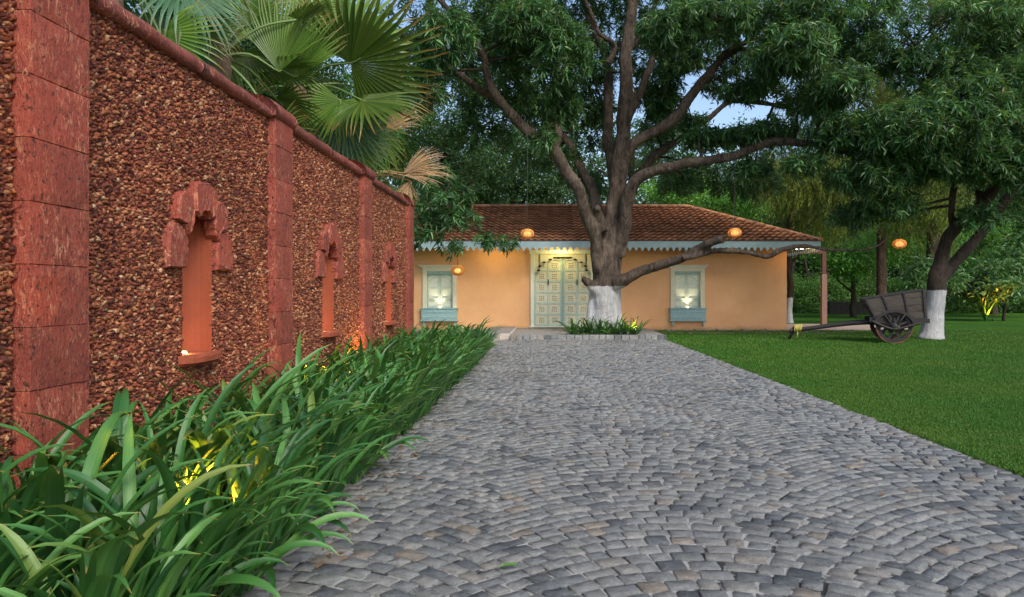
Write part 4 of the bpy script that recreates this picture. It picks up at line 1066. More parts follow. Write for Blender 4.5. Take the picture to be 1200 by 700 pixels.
# wheels
def wheel(yc):
    R_ = .405; c = (0, R_+.005); m = MB(); n = 36
    for (ro, ri, ya, yb) in ((R_, R_-.022, yc-.035, yc+.035),):
        for i in range(n):
            a0, a1 = 2*math.pi*i/n, 2*math.pi*(i+1)/n
            q = [(ro*math.cos(a), ro*math.sin(a)) for a in (a0, a1)]; w = [(ri*math.cos(a), ri*math.sin(a)) for a in (a1, a0)]
            m.prism([(c[0]+u, c[1]+v) for u, v in q+w], ya, yb, 'y')
    wh = m.build('wheel', M['rust'], cart)
    m = MB()
    for i in range(n):
        a0, a1 = 2*math.pi*i/n, 2*math.pi*(i+1)/n; q = [((R_-.024)*math.cos(a), (R_-.024)*math.sin(a)) for a in (a0, a1)]; w = [((R_-.10)*math.cos(a), (R_-.10)*math.sin(a)) for a in (a1, a0)]
        m.prism([(c[0]+u, c[1]+v) for u, v in q+w], yc-.03, yc+.03, 'y')
    m.build('felloe', M['cart_dark'], wh)
    sm = MB(); sm.box(.05, R_-.08, -.02, .02, -.028, .028); spm = sm.mesh('spoke', M['cart_dark'])
    for i in range(8):
        o = link('spoke', spm, wh); o.location = (c[0], yc, c[1]); o.rotation_euler = (0, -(i*math.pi/4+.39), 0)
    m = MB(); m.tube([((c[0], yc-.10, c[1]), .06), ((c[0], yc-.06, c[1]), .085), ((c[0], yc+.06, c[1]), .085), ((c[0], yc+.1, c[1]), .06)], 14); m.build('hub', M['cart_dark'], wh, True)
wheel(0.0); wheel(DEP+.22)
m = MB(); m.prism([(-.40, .42), (.40, .42), (.44, .66), (-.46, .66)], .055, .069, 'y'); m.build('wheel_board', M['cart_dark'], cart)
m = MB(); m.tube([((0, -.12, .41), .03), ((0, DEP+.34, .41), .03)], 8); m.build('axle', M['cart_dark'], cart)
m = MB(); n = 20     # bent guard over the wheel and curved stay below
for i in range(n):
    a0, a1 = math.pi*(.04+.92*i/n), math.pi*(.04+.92*(i+1)/n); q = [(.47*math.cos(a), .40+.42*math.sin(a)) for a in (a0, a1)]; w = [(.41*math.cos(a), .39+.36*math.sin(a)) for a in (a1, a0)]
    m.prism(q+w, -.075, -.04, 'y')
m.build('wheel_guard', M['cart_dark'], cart)
m = MB(); m.tube(smooth_path([((-.50, -.08, .62-.08), .03), ((-.25, -.08, .42), .032), ((0, -.08, .35), .034), ((.28, -.08, .42), .032), ((.56, -.08, .50), .028)], 4), 8)
m.tube([((0, -.06, .37), .018), ((-.24, -.06, .72), .016)], 6); m.tube([((0, -.06, .37), .018), ((.24, -.06, .72), .016)], 6); m.tube([((0, -.06, .37), .016), ((0, -.06, .62), .014)], 6); m.build('spring_stay', M['cart_dark'], cart, True)

# ------------------------------------------------------------------ main mango tree
def L3(D0, pts, dd=0):     # pixels with radius in px, depth drifting
    n = len(pts); out = []
    for i, q in enumerate(pts):
        D = D0+dd*(i/(n-1)) if len(q) < 4 else q[3]; out.append((P(q[0], q[1], D), q[2]/F*D))
    return out
TZ = 20.6
main_limbs = [
    [(Vector(P(710, 393, TZ)), .54), (P(710, 380, TZ), .50), (P(710, 360, TZ), .49), (P(711, 330, TZ), .49), (P(711, 305, TZ), .48), (P(712, 285, TZ), .44)],
    L3(TZ-.15, [(703, 318, 13), (698, 285, 11.5), (691, 255, 10), (678, 225, 9.5), (660, 196, 10.5), (640, 170, 10), (608, 142, 9), (583, 115, 8.5), (570, 88, 7), (566, 62, 6), (548, 34, 5.5), (525, 12, 5), (505, -15, 4)], -2.5),
    L3(TZ-.5, [(583, 115, 7), (552, 98, 6), (515, 70, 5), (470, 40, 4), (430, 10, 3)], -1.5),
    L3(TZ+.2, [(648, 182, 7), (655, 150, 6), (652, 100, 5.5), (655, 50, 5), (640, 0, 4)], 1.5),
    L3(TZ, [(716, 310, 17), (717, 270, 14), (719, 235, 13), (724, 195, 12.5), (729, 160, 12), (733, 120, 12), (735, 80, 11), (738, 30, 10), (745, -30, 8), (750, -90, 6)], -.8),
    L3(TZ+.15, [(706, 312, 14), (704, 275, 12), (700, 245, 10), (690, 215, 8), (672, 178, 7), (660, 155, 5), (640, 130, 3)], 1.5),
    L3(TZ+.5, [(722, 220, 9), (714, 180, 9), (711, 140, 8.5), (712, 100, 8), (708, 60, 7), (690, 20, 6), (680, -20, 4)], 1),
    L3(TZ-.3, [(712, 75, 6), (722, 55, 5), (700, 40, 4), (690, 10, 3.5), (680, -20, 3)], -1),
    L3(TZ-.2, [(731, 150, 8), (745, 118, 7.5), (760, 85, 6.5), (772, 50, 6), (790, 15, 5), (800, -30, 4)], -1.2),
    L3(TZ+.1, [(736, 60, 6), (752, 38, 5), (765, 15, 4.5), (775, -10, 4)], .5),
    L3(TZ-.2, [(724, 225, 12), (733, 188, 10), (745, 168, 9.5), (770, 152, 9.5), (797, 128, 9), (818, 100, 8), (838, 78, 7), (855, 60, 6.5), (878, 48, 5), (910, 42, 4), (950, 30, 3)], -2.2),
    L3(TZ-.1, [(725, 300, 13), (730, 265, 12), (735, 238, 10.5), (745, 215, 10), (765, 201, 9), (795, 193, 8.5), (825, 190, 8), (860, 182, 8), (885, 172, 8), (910, 166, 7.5), (940, 168, 6), (975, 176, 4.5), (1020, 182, 3.5), (1060, 180, 2.5)], -3),
    L3(TZ+.4, [(740, 215, 7), (765, 186, 6), (795, 165, 5.5), (820, 147, 5), (845, 128, 5), (865, 119, 5), (895, 121, 4.5), (925, 128, 3.5), (960, 130, 2.5)], .5),
    L3(TZ, [(735, 245, 8), (750, 205, 6), (775, 172, 5), (790, 165, 4)], 1.5),
    L3(TZ-.35, [(722, 332, 13), (736, 326, 10), (752, 319, 8.5), (775, 312, 8), (800, 303, 7.5), (815, 294, 8), (828, 286, 8), (848, 281, 7)], -1.6),
    L3(TZ-1.5, [(800, 303, 6), (825, 296, 5.5), (850, 294, 5), (880, 297, 4.7), (900, 300, 4.7), (913, 293, 4.6), (935, 290, 4), (970, 293, 3.3), (1000, 294, 3), (1025, 288, 2.6), (1050, 274, 2.2), (1080, 268, 1.8), (1120, 262, 1.4)], -.6),
    L3(TZ-.2, [(700, 340, 12), (690, 333, 8), (684, 329, 6.5), (682, 327, 5)], -.3),
    L3(TZ-.3, [(706, 270, 9), (702, 252, 8), (701, 243, 6)], -.4),
    [(P(692, 392, TZ-.2), .16), (P(694, 365, TZ-.1), .17), (P(698, 335, TZ), .2), (P(700, 300, TZ), .2)],
    [(P(725, 392, TZ-.1), .15), (P(724, 370, TZ), .2), (P(720, 340, TZ), .2)],
]
def B(px, py, D, rx, ry, rz, n): return (P(px, py, D), (rx/F*D, rz, ry/F*D), n)
mb_blobs = [
    # front sprays that overlap the limbs
    B(655, 60, 18.6, 42, 40, 1.0, 150), B(620, 25, 18.2, 55, 26, 1.0, 150), B(520, 40, 17.5, 40, 35, .9, 110), B(500, 95, 18, 35, 30, .8, 80),
    B(660, 120, 19.6, 26, 30, .6, 70), B(635, 160, 19.4, 16, 12, .4, 28), B(605, 100, 20.6, 25, 35, .8, 80), B(600, 60, 19.3, 30, 25, .8, 70),
    B(790, 30, 18.2, 40, 26, 1.0, 130), B(850, 20, 18, 50, 24, 1.0, 150), B(930, 55, 17.2, 50, 28, 1.2, 190), B(905, 70, 17.4, 30, 14, .8, 60),
    B(985, 95, 17.2, 35, 22, 1, 90), B(870, 103, 18.8, 28, 12, .6, 50), B(950, 10, 17.5, 60, 20, 1.2, 130),
    B(790, 75, 20.3, 22, 25, .7, 60), B(775, 110, 21.3, 30, 25, .8, 80), B(815, 62, 20.4, 22, 18, .6, 45), B(830, 160, 19.8, 35, 12, .6, 65), B(870, 155, 19.4, 25, 10, .6, 45), B(905, 150, 18.6, 35, 12, .7, 70),
    B(940, 190, 17.8, 25, 9, .5, 35), B(795, 212, 20.4, 28, 10, .5, 36), B(880, 196, 19.2, 28, 8, .5, 36), B(810, 140, 20.6, 18, 12, .5, 30),
    B(985, 150, 17.6, 45, 22, .9, 110), B(1030, 165, 17.4, 40, 20, .9, 100), B(960, 120, 17.9, 30, 14, .8, 50),
    # body of the crown behind the limbs
    B(560, 150, 22.5, 50, 25, 1.2, 90), B(540, 60, 22.5, 60, 50, 1.4, 200), B(600, 20, 22.5, 55, 40, 1.4, 190), B(660, 30, 22.8, 55, 45, 1.4, 170),
    B(690, 100, 22.6, 35, 50, 1.0, 130), B(640, 130, 22.4, 40, 40, 1.0, 120), B(660, 190, 22.0, 30, 25, .8, 60), B(760, 60, 22.7, 50, 50, 1.2, 120), B(720, -10, 22.4, 60, 40, 1.4, 150),
    B(780, 130, 22.2, 25, 30, .8, 60), B(820, 30, 22.5, 50, 30, 1.2, 110), B(890, 20, 21.5, 50, 28, 1.2, 110), B(810, 205, 22.2, 55, 22, .8, 80), B(690, 215, 22.1, 25, 20, .6, 30),
    B(960, 60, 20.5, 45, 40, 1.2, 110), B(700, 150, 23, 28, 35, .8, 50), B(745, 100, 23, 22, 30, .7, 35), B(880, 215, 22, 60, 14, .8, 60), B(560, 110, 21.6, 30, 25, .8, 70),
    B(715, 60, 20.9, 20, 20, .5, 25), B(860, 70, 21.5, 30, 22, .8, 60), B(835, 100, 21.8, 18, 14, .6, 24), B(900, 95, 20.5, 25, 12, .7, 36), B(770, 150, 21.4, 25, 18, .7, 34),
    B(590, 10, 20.5, 60, 30, 1, 110), B(470, 70, 20, 30, 40, 1, 70), B(700, 130, 21.8, 20, 22, .6, 26), B(940, 110, 19, 30, 16, .8, 60), B(820, -5, 20, 60, 25, 1, 90), B(620, 185, 22, 30, 14, .7, 34),
    # above the frame, for the shade it casts
    B(600, -80, 20, 140, 70, 2.6, 260), B(760, -100, 20, 140, 80, 2.8, 260), B(920, -70, 19, 120, 60, 2.4, 220), B(480, -40, 18.5, 80, 60, 2, 140),
]
make_tree('mango_tree', 'great mango tree with whitewashed foot and many spreading limbs before the door', main_limbs, mb_blobs, 'mango', M['bark_main'], voxel=.04, scale=(.55, 1.1), seed=3, thin=.72, trunk_thin=.85, dens=1.5)
# low leafy branch coming from the left over the eave
make_tree('mango_sapling', 'leafy mango branch hanging over the left eave from behind the red wall', [
    [(Vector((-4.6, 19.6, 0)), .10), (Vector((-4.5, 19.6, 1.5)), .085), (P(462, 300, 19.4), .07), (P(490, 288, 19.2), .055), (P(510, 268, 19), .05), (P(535, 262, 18.9), .04), (P(570, 272, 18.8), .025), (P(598, 280, 18.8), .012)],
    L3(19.1, [(500, 278, 2.2), (515, 235, 1.8), (525, 215, 1.2)])],
    [B(520, 235, 19, 38, 25, .7, 85), B(500, 262, 19.1, 26, 22, .6, 45), B(540, 252, 18.9, 20, 18, .5, 24), B(570, 277, 18.8, 18, 7, .3, 12), B(535, 286, 18.9, 16, 8, .4, 10), B(595, 282, 18.8, 14, 6, .3, 9), B(505, 205, 19.3, 30, 22, .6, 40)],
    'mango', M['bark_plain'], seed=9, scale=(.7, 1.1))
# lilies round its foot
for i in range(24):
    a = i/24; x = P(668+a*82, 388, 20)[0]+rnd.uniform(-.03, .03); yy = 19.75+rnd.uniform(-.12, .25)
    c = empty('lily_clump', (x, yy, .095), 0, 'small lily clump at the whitewashed mango foot, %s from the left' % NTH[i], 'plant', 'lily clumps round the mango foot'); mb = MB(); uvs = []
    for k_ in range(16):
        vs, fs, uv = lo_leaf[rnd.randrange(20)]; s = rnd.uniform(.5, .8)
        m = Matrix.Rotation(rnd.uniform(0, 6.28), 4, 'Z') @ Euler((0, rnd.uniform(.0, .75), 0)).to_matrix().to_4x4() @ Matrix.Scale(s, 4); mb.add([m @ v for v in vs], fs); uvs += uv
    o = mb.build('leaves', M['lily'], c, True); o['kind'] = 'stuff'; me = o.data
    ul = me.uv_layers.new(name='UVMap'); li = [0]*len(me.loops); me.loops.foreach_get('vertex_index', li); ul.data.foreach_set('uv', [q for i_ in li for q in uvs[i_]])
spike(P(744, 388, 19.6)[0], 19.45, 'small yellow spotlight glowing at the right of the mango planting', 12, (-.35, .6, .7), (1, .6, .08), .13)

# ------------------------------------------------------------------ right tree
RT = 19.0
make_tree('leaning_tree', 'forked dark tree with whitewashed foot standing right behind the cart', [
    [(P(1091, 399, RT), .42), (P(1092, 390, RT), .34), (P(1094, 365, RT), .28), (P(1097, 340, RT), .27), (P(1098, 325, RT), .27), (P(1100, 312, RT), .25)],
    L3(RT, [(1097, 325, 10), (1105, 295, 9.5), (1113, 275, 9), (1130, 258, 8.5), (1150, 238, 8), (1172, 210, 7.5), (1195, 170, 7), (1215, 120, 6), (1225, 60, 5)], -1),
    L3(RT, [(1103, 325, 10), (1116, 312, 8.5), (1134, 291, 8), (1157, 263, 7.5), (1188, 226, 7), (1215, 190, 6.5), (1250, 140, 6), (1280, 80, 5)], .5),
    L3(RT-.1, [(1120, 270, 6), (1112, 240, 5), (1120, 190, 4.5), (1110, 140, 4), (1090, 90, 3), (1070, 50, 2.5)], -1.5),
    L3(RT-.4, [(1150, 238, 5), (1140, 200, 4.5), (1150, 140, 4), (1165, 90, 3)], -1)],
    [B(1060, 150, 17.2, 60, 30, 1.2, 240), B(1120, 130, 17.2, 60, 45, 1.3, 270), B(1170, 110, 17.5, 50, 50, 1.2, 230), B(1080, 190, 17.8, 60, 22, 1.0, 150), B(1150, 185, 17.6, 50, 28, 1.0, 150),
     B(1010, 205, 17.8, 45, 22, .9, 100), B(1040, 240, 18.4, 40, 20, .8, 60), B(1090, 80, 18, 50, 30, 1.2, 120), B(1180, 50, 18, 50, 25, 1.2, 90), B(1195, 180, 17.4, 30, 40, 1, 100),
     B(1000, 250, 18.6, 25, 18, .6, 40), B(1150, 250, 18.2, 30, 14, .6, 30), B(1240, 130, 18, 60, 80, 2, 200), B(1120, 20, 17.5, 70, 30, 1.6, 110), B(1030, 60, 18.5, 30, 25, 1, 60), B(1190, 10, 18, 60, 40, 1.6, 110), B(1020, 10, 19, 35, 30, 1.2, 80), B(1000, 45, 19.5, 25, 22, .8, 36)],
    'mango', M['bark_right'], voxel=.045, scale=(.55, 1.1), seed=5, thin=.82, trunk_thin=.88, dens=1.6)

# ------------------------------------------------------------------ other trees
def quick_tree(name, label, px, D, r, top, blobs, kind, bark_m, seed, lean=0, forks=(), cat='tree', group=None, **kw):
    x = P(px, 0, D)[0]
    l0 = [(Vector((x, D, -.02)), r*1.3), (Vector((x, D, .5)), r), (Vector((x+lean*.5, D, top*.5)), r*.8), (Vector((x+lean, D, top)), r*.45)]
    limbs = [l0]
    rr = random.Random(seed)
    for k_ in range(5):
        h = top*(.35+.12*k_); a = rr.uniform(0, 6.28); ln = rr.uniform(1.2, 2.4); p0 = Vector((x+lean*h/top, D, h))
        limbs.append([(p0, r*.4), (p0+Vector((math.cos(a)*ln*.5, math.sin(a)*ln*.5, ln*.45)), r*.28), (p0+Vector((math.cos(a)*ln, math.sin(a)*ln, ln*.8)), r*.12)])
    return make_tree(name, label, limbs, blobs, kind, bark_m, group, seed=seed, cat=cat, **kw)
quick_tree('drooping_tree', 'tall straight tree with whitewashed foot and yellow-green hanging foliage behind the cart', 1033, 28, .2, 9.5,
    [B(960, 230, 27, 50, 45, 1.6, 70), B(1000, 200, 26.5, 40, 50, 1.5, 70), B(1060, 240, 28, 40, 40, 1.4, 50), B(920, 210, 27, 35, 30, 1.3, 35), B(1090, 215, 27.5, 35, 40, 1.2, 45), B(1020, 120, 27, 60, 60, 1.6, 70), B(985, 60, 27, 55, 40, 1.6, 50), B(1110, 250, 28, 20, 30, .8, 20)], 'droop', M['bark_back'], 21)
quick_tree('white_footed_tree', 'slim tree with whitewashed foot just past the corner of the orange house', 925.5, 30.5, .13, 7,
    [B(930, 160, 30, 45, 45, 1.6, 60), B(890, 200, 31, 40, 30, 1.4, 40), B(955, 215, 30, 30, 28, 1.4, 40)], 'droopdark', M['bark_back'], 22)
# bright shrubby trees and dark belts behind the lawn
spec = [
 ('round_tree', 'bright green leafy tree behind the post right of the house', 1000, 38, .14, 3.6, 'bright', [B(1000, 300, 37, 42, 26, 1.6, 85), B(965, 290, 38, 30, 22, 1.3, 45), B(1030, 285, 38, 30, 25, 1.3, 45)]),
 ('round_tree', 'leafy green tree between the drooping tree and the forked tree', 1075, 41, .15, 4, 'mid', [B(1080, 285, 40, 45, 32, 1.8, 90), B(1040, 260, 41, 35, 25, 1.5, 50)]),
 ('round_tree', 'broad light green tree filling the view right of the forked tree', 1165, 44, .2, 5, 'bright', [B(1165, 285, 43, 55, 34, 2.2, 110), B(1130, 262, 44, 40, 28, 2, 65), B(1200, 262, 44, 45, 40, 2, 90), B(1150, 318, 42, 45, 18, 1.6, 60)]),
 ('round_tree', 'grey-green tree at the right edge beyond the lawn', 1215, 38, .18, 4.5, 'pale', [B(1205, 300, 37, 45, 40, 1.8, 80), B(1230, 250, 38, 50, 40, 2, 80)]),
 ('garden_tree', 'small pale frangipani-like tree just behind the forked tree', 1075, 30, .07, 1.7, 'pale', [B(1078, 323, 29.5, 22, 14, .6, 20), B(1112, 325, 29.8, 20, 12, .5, 14), B(1090, 315, 30, 20, 12, .5, 14)]),
 ('garden_tree', 'small tree with gold-lit foliage at the far right of the lawn', 1176, 33, .06, 1.6, 'pale', [B(1165, 330, 32.6, 32, 20, .9, 46), B(1190, 322, 33, 25, 20, .8, 34), B(1140, 335, 33.2, 22, 14, .7, 22)]),
 ('back_tree', 'bright green tree crown rising behind the roof right of the trunk', 860, 36, .2, 5.6, 'bright', [B(850, 238, 35, 60, 18, 1.8, 90), B(800, 225, 36, 45, 16, 1.6, 60), B(905, 225, 37, 35, 22, 1.6, 55)]),
 ('back_tree', 'dark leafy tree behind the roof left of the trunk', 600, 36, .25, 7.5, 'dark', [B(600, 190, 35, 55, 45, 2.2, 110), B(560, 215, 35, 45, 30, 2, 90), B(650, 225, 35, 40, 25, 1.8, 60), B(530, 235, 35, 50, 35, 2, 90)]),
 ('back_tree', 'fine-leaved dark tree above the far end of the red wall', 520, 30, .25, 8, 'dark', [B(520, 150, 29, 45, 30, 1.8, 60), B(490, 190, 29, 40, 35, 1.8, 75), B(545, 195, 30, 35, 30, 1.6, 45), B(480, 110, 29, 40, 40, 1.8, 60)]),
 ('back_tree', 'mid green tree behind the palms', 420, 26, .3, 8, 'mid', [B(450, 175, 24, 45, 28, 1.6, 80), B(400, 120, 26, 60, 50, 2, 110), B(470, 120, 26, 40, 40, 1.6, 60)]),
 ('back_tree', 'dark tree filling the gap behind the palms at the left', 300, 22, .3, 8, 'dark', [B(330, 90, 20, 60, 45, 1.8, 110), B(270, 40, 20, 70, 50, 2, 120), B(380, 150, 22, 50, 30, 1.6, 70), B(200, -10, 20, 70, 40, 2, 80)]),
 ('back_tree', 'bluish green tree standing far behind the roof hip', 905, 46, .25, 8, 'pale', [B(915, 245, 45, 40, 28, 2.2, 70), B(895, 205, 46, 30, 22, 2, 40), B(945, 255, 45, 35, 25, 2, 60)]),
 ('back_tree', 'tall yellow-tipped tree high at the upper right', 1250, 26, .2, 9, 'yellow', [B(1150, 8, 23, 60, 20, 1.6, 70), B(1090, -10, 24, 60, 20, 1.6, 60), B(1195, 30, 24, 30, 25, 1.2, 40)]),
 ('back_tree', 'large dark tree behind the forked tree at the right', 1094, 33, .35, 10, 'dark', [B(1140, 150, 32, 80, 60, 2.4, 170), B(1060, 120, 33, 60, 60, 2.2, 100), B(1200, 200, 32, 60, 50, 2.2, 120), B(1090, 225, 33, 55, 30, 2, 70), B(1160, 60, 33, 60, 50, 2.2, 100)]),
 ('back_tree', 'dark green tree behind the great mango near the centre', 740, 38, .3, 9, 'dark', [B(650, 140, 37, 50, 50, 2.2, 60), B(770, 170, 38, 50, 35, 2, 60), B(590, 90, 36, 60, 60, 2.4, 120)]),
]
for i, (nm, lab, px, D, r, top, kind, bl) in enumerate(spec):
    quick_tree(nm, lab, px, D, r, top, bl, kind, M['bark_plain'], 40+i, scale=(.9, 1.6) if D > 30 else (.8, 1.2))
# far belt of trunks and undergrowth that reads as one wood
rr = np.random.RandomState(5); pts = []; n = 5200
xs = rr.uniform(-30, 62, n); ys = rr.uniform(52, 60, n); zs = rr.uniform(.2, 1, n)**.8*rr.uniform(2.5, 15, n)
pts = np.stack([xs, ys, zs], 1); tag(scatter('woodland', pts, np.stack([rr.normal(0, .4, n), rr.normal(0, .4, n), rr.uniform(0, 6.28, n)], 1), rr.uniform(1.8, 3.2, n), G['dark']), 'dark wood closing the view behind the lawn', 'woodland')
n = 1500; xs = rr.uniform(8, 50, n); ys = rr.uniform(46, 49, n); zs = rr.uniform(.1, 2.2, n)
tag(scatter('shrubbery', np.stack([xs, ys, zs], 1), np.stack([rr.normal(0, .4, n), rr.normal(0, .4, n), rr.uniform(0, 6.28, n)], 1), rr.uniform(.9, 1.6, n), G['mid']), 'low green shrubbery along the far edge of the lawn', 'shrubs')
for i in range(22):
    px = 935+i*13+rnd.uniform(-5, 5); D = rnd.uniform(47, 53); x = P(px, 0, D)[0]; m = MB()
    h = rnd.uniform(5, 8); m.tube(smooth_path([(Vector((0, 0, 0)), .16), (Vector((rnd.uniform(-.2, .2), 0, h*.5)), .12), (Vector((rnd.uniform(-.6, .6), 0, h)), .07)], 4, .1, i), 6)
    o = m.build('tree_trunk', M['bark_plain'], None, True); o.location = (x, D, -.02); tag(o, 'thin bare trunk in the dark wood behind the lawn, %s from the left' % NTH[i], 'tree trunk', 'thin trunks in the far wood')
gw = empty('garden_wall', (0, 0, 0), 0, 'low dark stone wall at the far lawn edge seen left of the cart', 'wall')
m = MB(); m.box(0, 3.1, .02, .3, 0, .74); o = m.build('core', M['cart_dark'], gw); o.location = (P(972, 0, 44)[0], 44, 0)
m = MB()
for j in range(3):
    for i in range(9): m.box(i*.345+.01+.1*(j % 2)*0, i*.345+.335, 0, .019, j*.25+.01, j*.25+.24, .006)
o = m.build('masonry', M['cart_dark'], gw); o.location = (P(972, 0, 44)[0], 44, 0); o['kind'] = 'stuff'
spike(P(1160, 366, 32)[0], 31.8, 'gold spotlight under the small tree at the far right of the lawn', 130, (-.1, .2, 1), (1, .42, .03))
gp = P(1158, 366, 32); c = empty('fan_shrub', (gp.x, 32.2, 0), 0, 'spiky strap-leaved shrub lit gold from below beside the small tree at far right', 'plant'); mb = MB(); uvs = []
for k_ in range(46):
    vs, fs, uv = lo_leaf[rnd.randrange(20)]; m = Matrix.Rotation(rnd.uniform(0, 6.28), 4, 'Z') @ Euler((0, rnd.uniform(-.5, .1), 0)).to_matrix().to_4x4() @ Matrix.Scale(rnd.uniform(1.1, 1.7), 4); mb.add([m @ v for v in vs], fs); uvs += uv
o = mb.build('leaves', M['lily'], c, True); o['kind'] = 'stuff'; me = o.data
ul = me.uv_layers.new(name='UVMap'); li = [0]*len(me.loops); me.loops.foreach_get('vertex_index', li); ul.data.foreach_set('uv', [q for i_ in li for q in uvs[i_]])

# ------------------------------------------------------------------ fan palms behind the wall
def fan_mesh(seed, mat, Rr=1.0, nseg=34, spread=118, cone=.22, free=.5, tipdroop=.28, dead=False):
    r = random.Random(seed); vs = []; fs = []; uv = []
    for k in range(nseg):
        a = R(-spread+2*spread*(k+.5)/nseg); da = R(spread/nseg)
        L = Rr*(1-.28*abs(a/R(spread))**2)*r.uniform(.93, 1.05); bend = r.uniform(.6, 1.5)*tipdroop; sideb = r.uniform(-.12, .12)
        if dead: bend += r.uniform(0, .4); a += r.uniform(-.05, .05)
        rows = [0.02, .25, .5, .68, .84, 1.0]; b = len(vs)
        for ri, t_ in enumerate(rows):
            rad = L*t_; wd = math.tan(da)*rad if t_ <= free else math.tan(da)*L*free*(1-(t_-free)/(1-free))**.8
            wd = max(wd, .0015); ext = max(0, t_-free)/(1-free)
            aa = a+sideb*ext*ext; dx, dy = math.sin(aa), math.cos(aa); zc = cone*rad*(abs(math.sin(a)))*.5-bend*ext*ext*L*.55
            fold = wd*(.35 if t_ <= free else .2)
            for s, hz_ in ((-1, fold), (0, -fold*.5), (1, fold)): vs.append((dx*rad+dy*wd*s, dy*rad-dx*wd*s, zc+hz_)); uv.append((k/nseg, t_))
        for i in range(len(rows)-1):
            for s in range(2): q = b+i*3+s; fs.append((q, q+1, q+4, q+3))
        # loose thread
        if r.random() < .35 and not dead:
            p = Vector(vs[b+3*3+1]); q = p+Vector((r.uniform(-.05, .05), r.uniform(-.05, .05), -r.uniform(.1, .25))); i0 = len(vs)
            vs += [tuple(p), tuple(p+Vector((.004, 0, 0))), tuple(q)]; uv += [(0, 1)]*3; fs.append((i0, i0+1, i0+2))
    mb = MB(); mb.add(vs, fs); me = mb.mesh('fan_blade', mat, False)
    ul = me.uv_layers.new(name='UVMap'); li = [0]*len(me.loops); me.loops.foreach_get('vertex_index', li); ul.data.foreach_set('uv', [q for i_ in li for q in uv[i_]])
    return me
fans = {m_: [fan_mesh(s, M[m_], dead=(m_ == 'palm_dead'), tipdroop=.28 if m_ != 'palm_dead' else .12, spread=118 if m_ != 'palm_dead' else 42) for s in range(3)] for m_ in ('palm', 'palm_dark', 'palm_blue', 'palm_dead')}
fans['wedge'] = [fan_mesh(s, M['palm'], spread=46, nseg=26, tipdroop=.1) for s in range(3)]
def palm(name, base, crown, label, fr):
    t_ = empty(name, (base[0], base[1], 0), 0, label, 'palm tree'); b = Vector((base[0], base[1], 0)); crown = Vector(crown)
    m = MB(); pts = smooth_path([(Vector((0, 0, -.02)), .24), ((crown-b)*.5, .17), (crown-b, .14)], 8, .03); 
    m.tube([(p, r_*(1.12 if i % 2 else .95)) for i, (p, r_) in enumerate(pts)], 12); m.build('trunk', M['palm_trunk'], t_, False)
    for (hub, ax, nr, rad, kind) in fr:
        hub = Vector(hub); ax = Vector(ax).normalized(); nr = Vector(nr); nr = (nr-ax*nr.dot(ax)).normalized(); sx = ax.cross(nr)
        o = link('frond', fans[kind][rnd.randrange(3)], t_); mt = Matrix((sx*rad, ax*rad, nr*rad)).transposed().to_4x4(); mt.translation = hub-b
        o.matrix_local = mt
        mid = (crown+hub)/2+Vector((0, 0, .12)); q = MB(); inv = mt.inverted()
        q.tube([(inv @ (p), r_) for p, r_ in smooth_path([(crown-b, .028/rad), (mid-b, .018/rad), (hub-b, .013/rad), (hub-b+ax*.12*rad, .006/rad)], 4)], 6)
        q.build('petiole', M['petiole'] if kind != 'palm_dead' else M['palm_dead'], o, True)
def rf(crown, n, seed, kinds, r0=.75, r1=1.05, lo=-.5, hi=1.0, ln=(.7, 1.2)):
    r = random.Random(seed); out = []
    for k_ in range(n):
        a = k_*2.4+r.uniform(-.3, .3); e = lo+(hi-lo)*(k_+.5)/n; dr = Vector((math.cos(a)*math.cos(e), abs(math.sin(a))*math.cos(e)*1.0+.05, math.sin(e)))
        hub = Vector(crown)+dr*r.uniform(*ln); nr = Vector((-dr.x*.5, -dr.y*.5, 1)) if abs(dr.z) < .85 else Vector((0, -1, .2))
        if e < -.2: dr = (dr+Vector((0, 0, -.6))).normalized()
        out.append((hub, dr, nr+Vector((r.uniform(-.3, .3), r.uniform(-.6, 0), 0)), r.uniform(r0, r1), r.choice(kinds)))
    return out
cA = (-3.75, 10.9, 4.3)
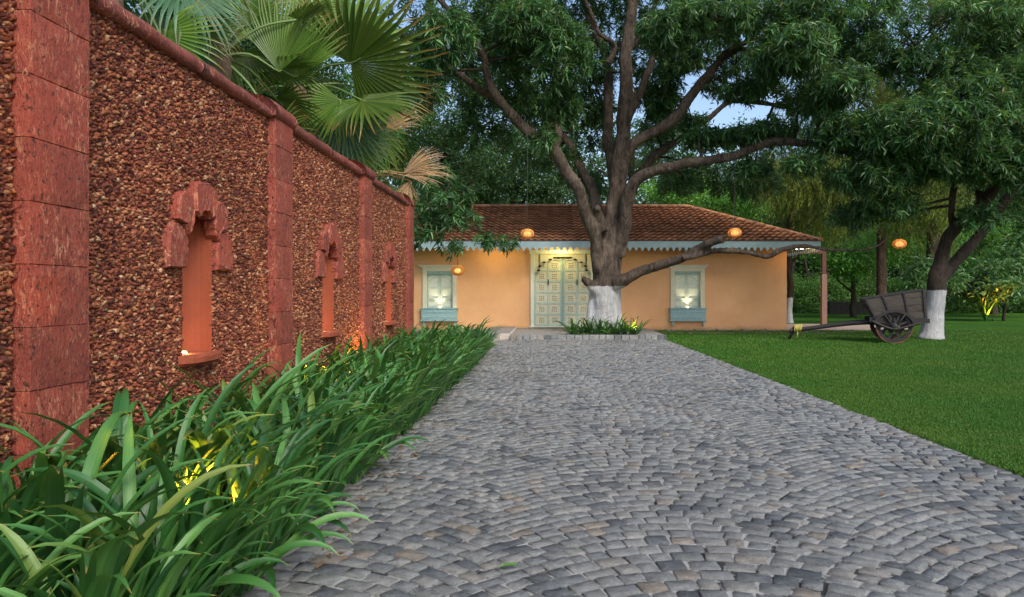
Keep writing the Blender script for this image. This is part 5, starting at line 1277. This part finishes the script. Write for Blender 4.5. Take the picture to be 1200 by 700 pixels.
frA = [(P(411, 74, 10.4), (.9, -.25, .35), (.05, -.75, -.75), 1.4, 'palm_dark'), (P(402, 60, 10.9), (-.12, 0, 1), (.25, -1, 0), 1.35, 'palm'), (P(425, 118, 10.6), (1, -.2, -.12), (0, -.8, .8), 1.05, 'palm_dark'),
       (P(398, 118, 10.6), (-.25, -.1, -.9), (.3, -1, .1), .75, 'palm'), (P(405, 140, 10.9), (.3, -.1, -1), (.3, -1, .1), .85, 'palm_blue'), (P(375, 120, 11), (-.5, 0, -.7), (0, -1, .3), .7, 'palm_dark'), (P(380, 30, 11.3), (-.3, 0, 1), (.2, -1, 0), 1.1, 'palm'),
       (P(452, 152, 11.5), (.6, .1, .5), (0, -1, .5), .62, 'palm_dead')]+rf(cA, 12, 3, ['palm', 'palm_dark', 'palm_blue'], .8, 1.1, -.9, 1.2)
palm('fan_palm', (-4.0, 11.1), cA, 'large fan palm with brown-tipped fronds reaching right over the wall', frA)
cB = (-3.95, 8.7, 4.05)
frB = [(P(327, 84, 9.0), (.10, -.05, 1), (.1, -1, 0), 1.15, 'wedge'), (P(345, 90, 9.3), (.25, 0, 1), (.3, -1, 0), 1.05, 'wedge'), (P(297, 28, 9.0), (-.15, -.2, .9), (.2, -1, .3), .58, 'palm'),
       (P(252, 35, 8.4), (-.05, -.1, -1), (.3, -1, 0), .42, 'palm_dead'), (P(235, 25, 8.3), (-.2, -.1, -1), (.2, -1, .1), .6, 'palm_dark'), (P(285, 60, 9.2), (-.2, -.1, -1), (.2, -1, .1), .6, 'palm_dark')]+rf(cB, 12, 8, ['palm', 'palm_blue', 'palm_dark'], .6, .9, -1.0, 1.2, (.6, 1.1))
palm('fan_palm', (-4.1, 8.8), cB, 'fan palm with upright light green fronds just left of the pillar top', frB)
cC = (-4.2, 6.9, 4.5)
palm('fan_palm', (-4.3, 7.0), cC, 'blue-green fan palm partly cut off by the top left of the wall', rf(cC, 16, 12, ['palm_blue', 'palm', 'palm_blue'], .7, 1.0, -1.1, 1.1, (.6, 1.1)))
cD = (-3.55, 13.6, 3.3)
palm('fan_palm', (-3.7, 13.7), cD, 'fan palm with a dead tan frond at the far end of the wall', [(P(473, 203, 13.3), (.8, -.2, .45), (-.1, -.9, .7), .8, 'palm_dead'), (P(474, 206, 13.2), (.95, -.2, .1), (.1, -.8, .9), .85, 'palm_dead'), (P(480, 212, 13.2), (-.2, -.2, -1), (.1, -1, .1), .5, 'palm_dead')]+rf((-3.75, 13.6, 3.2), 9, 17, ['palm', 'palm_dark'], .6, .8, -.8, .5, (.4, .8)))
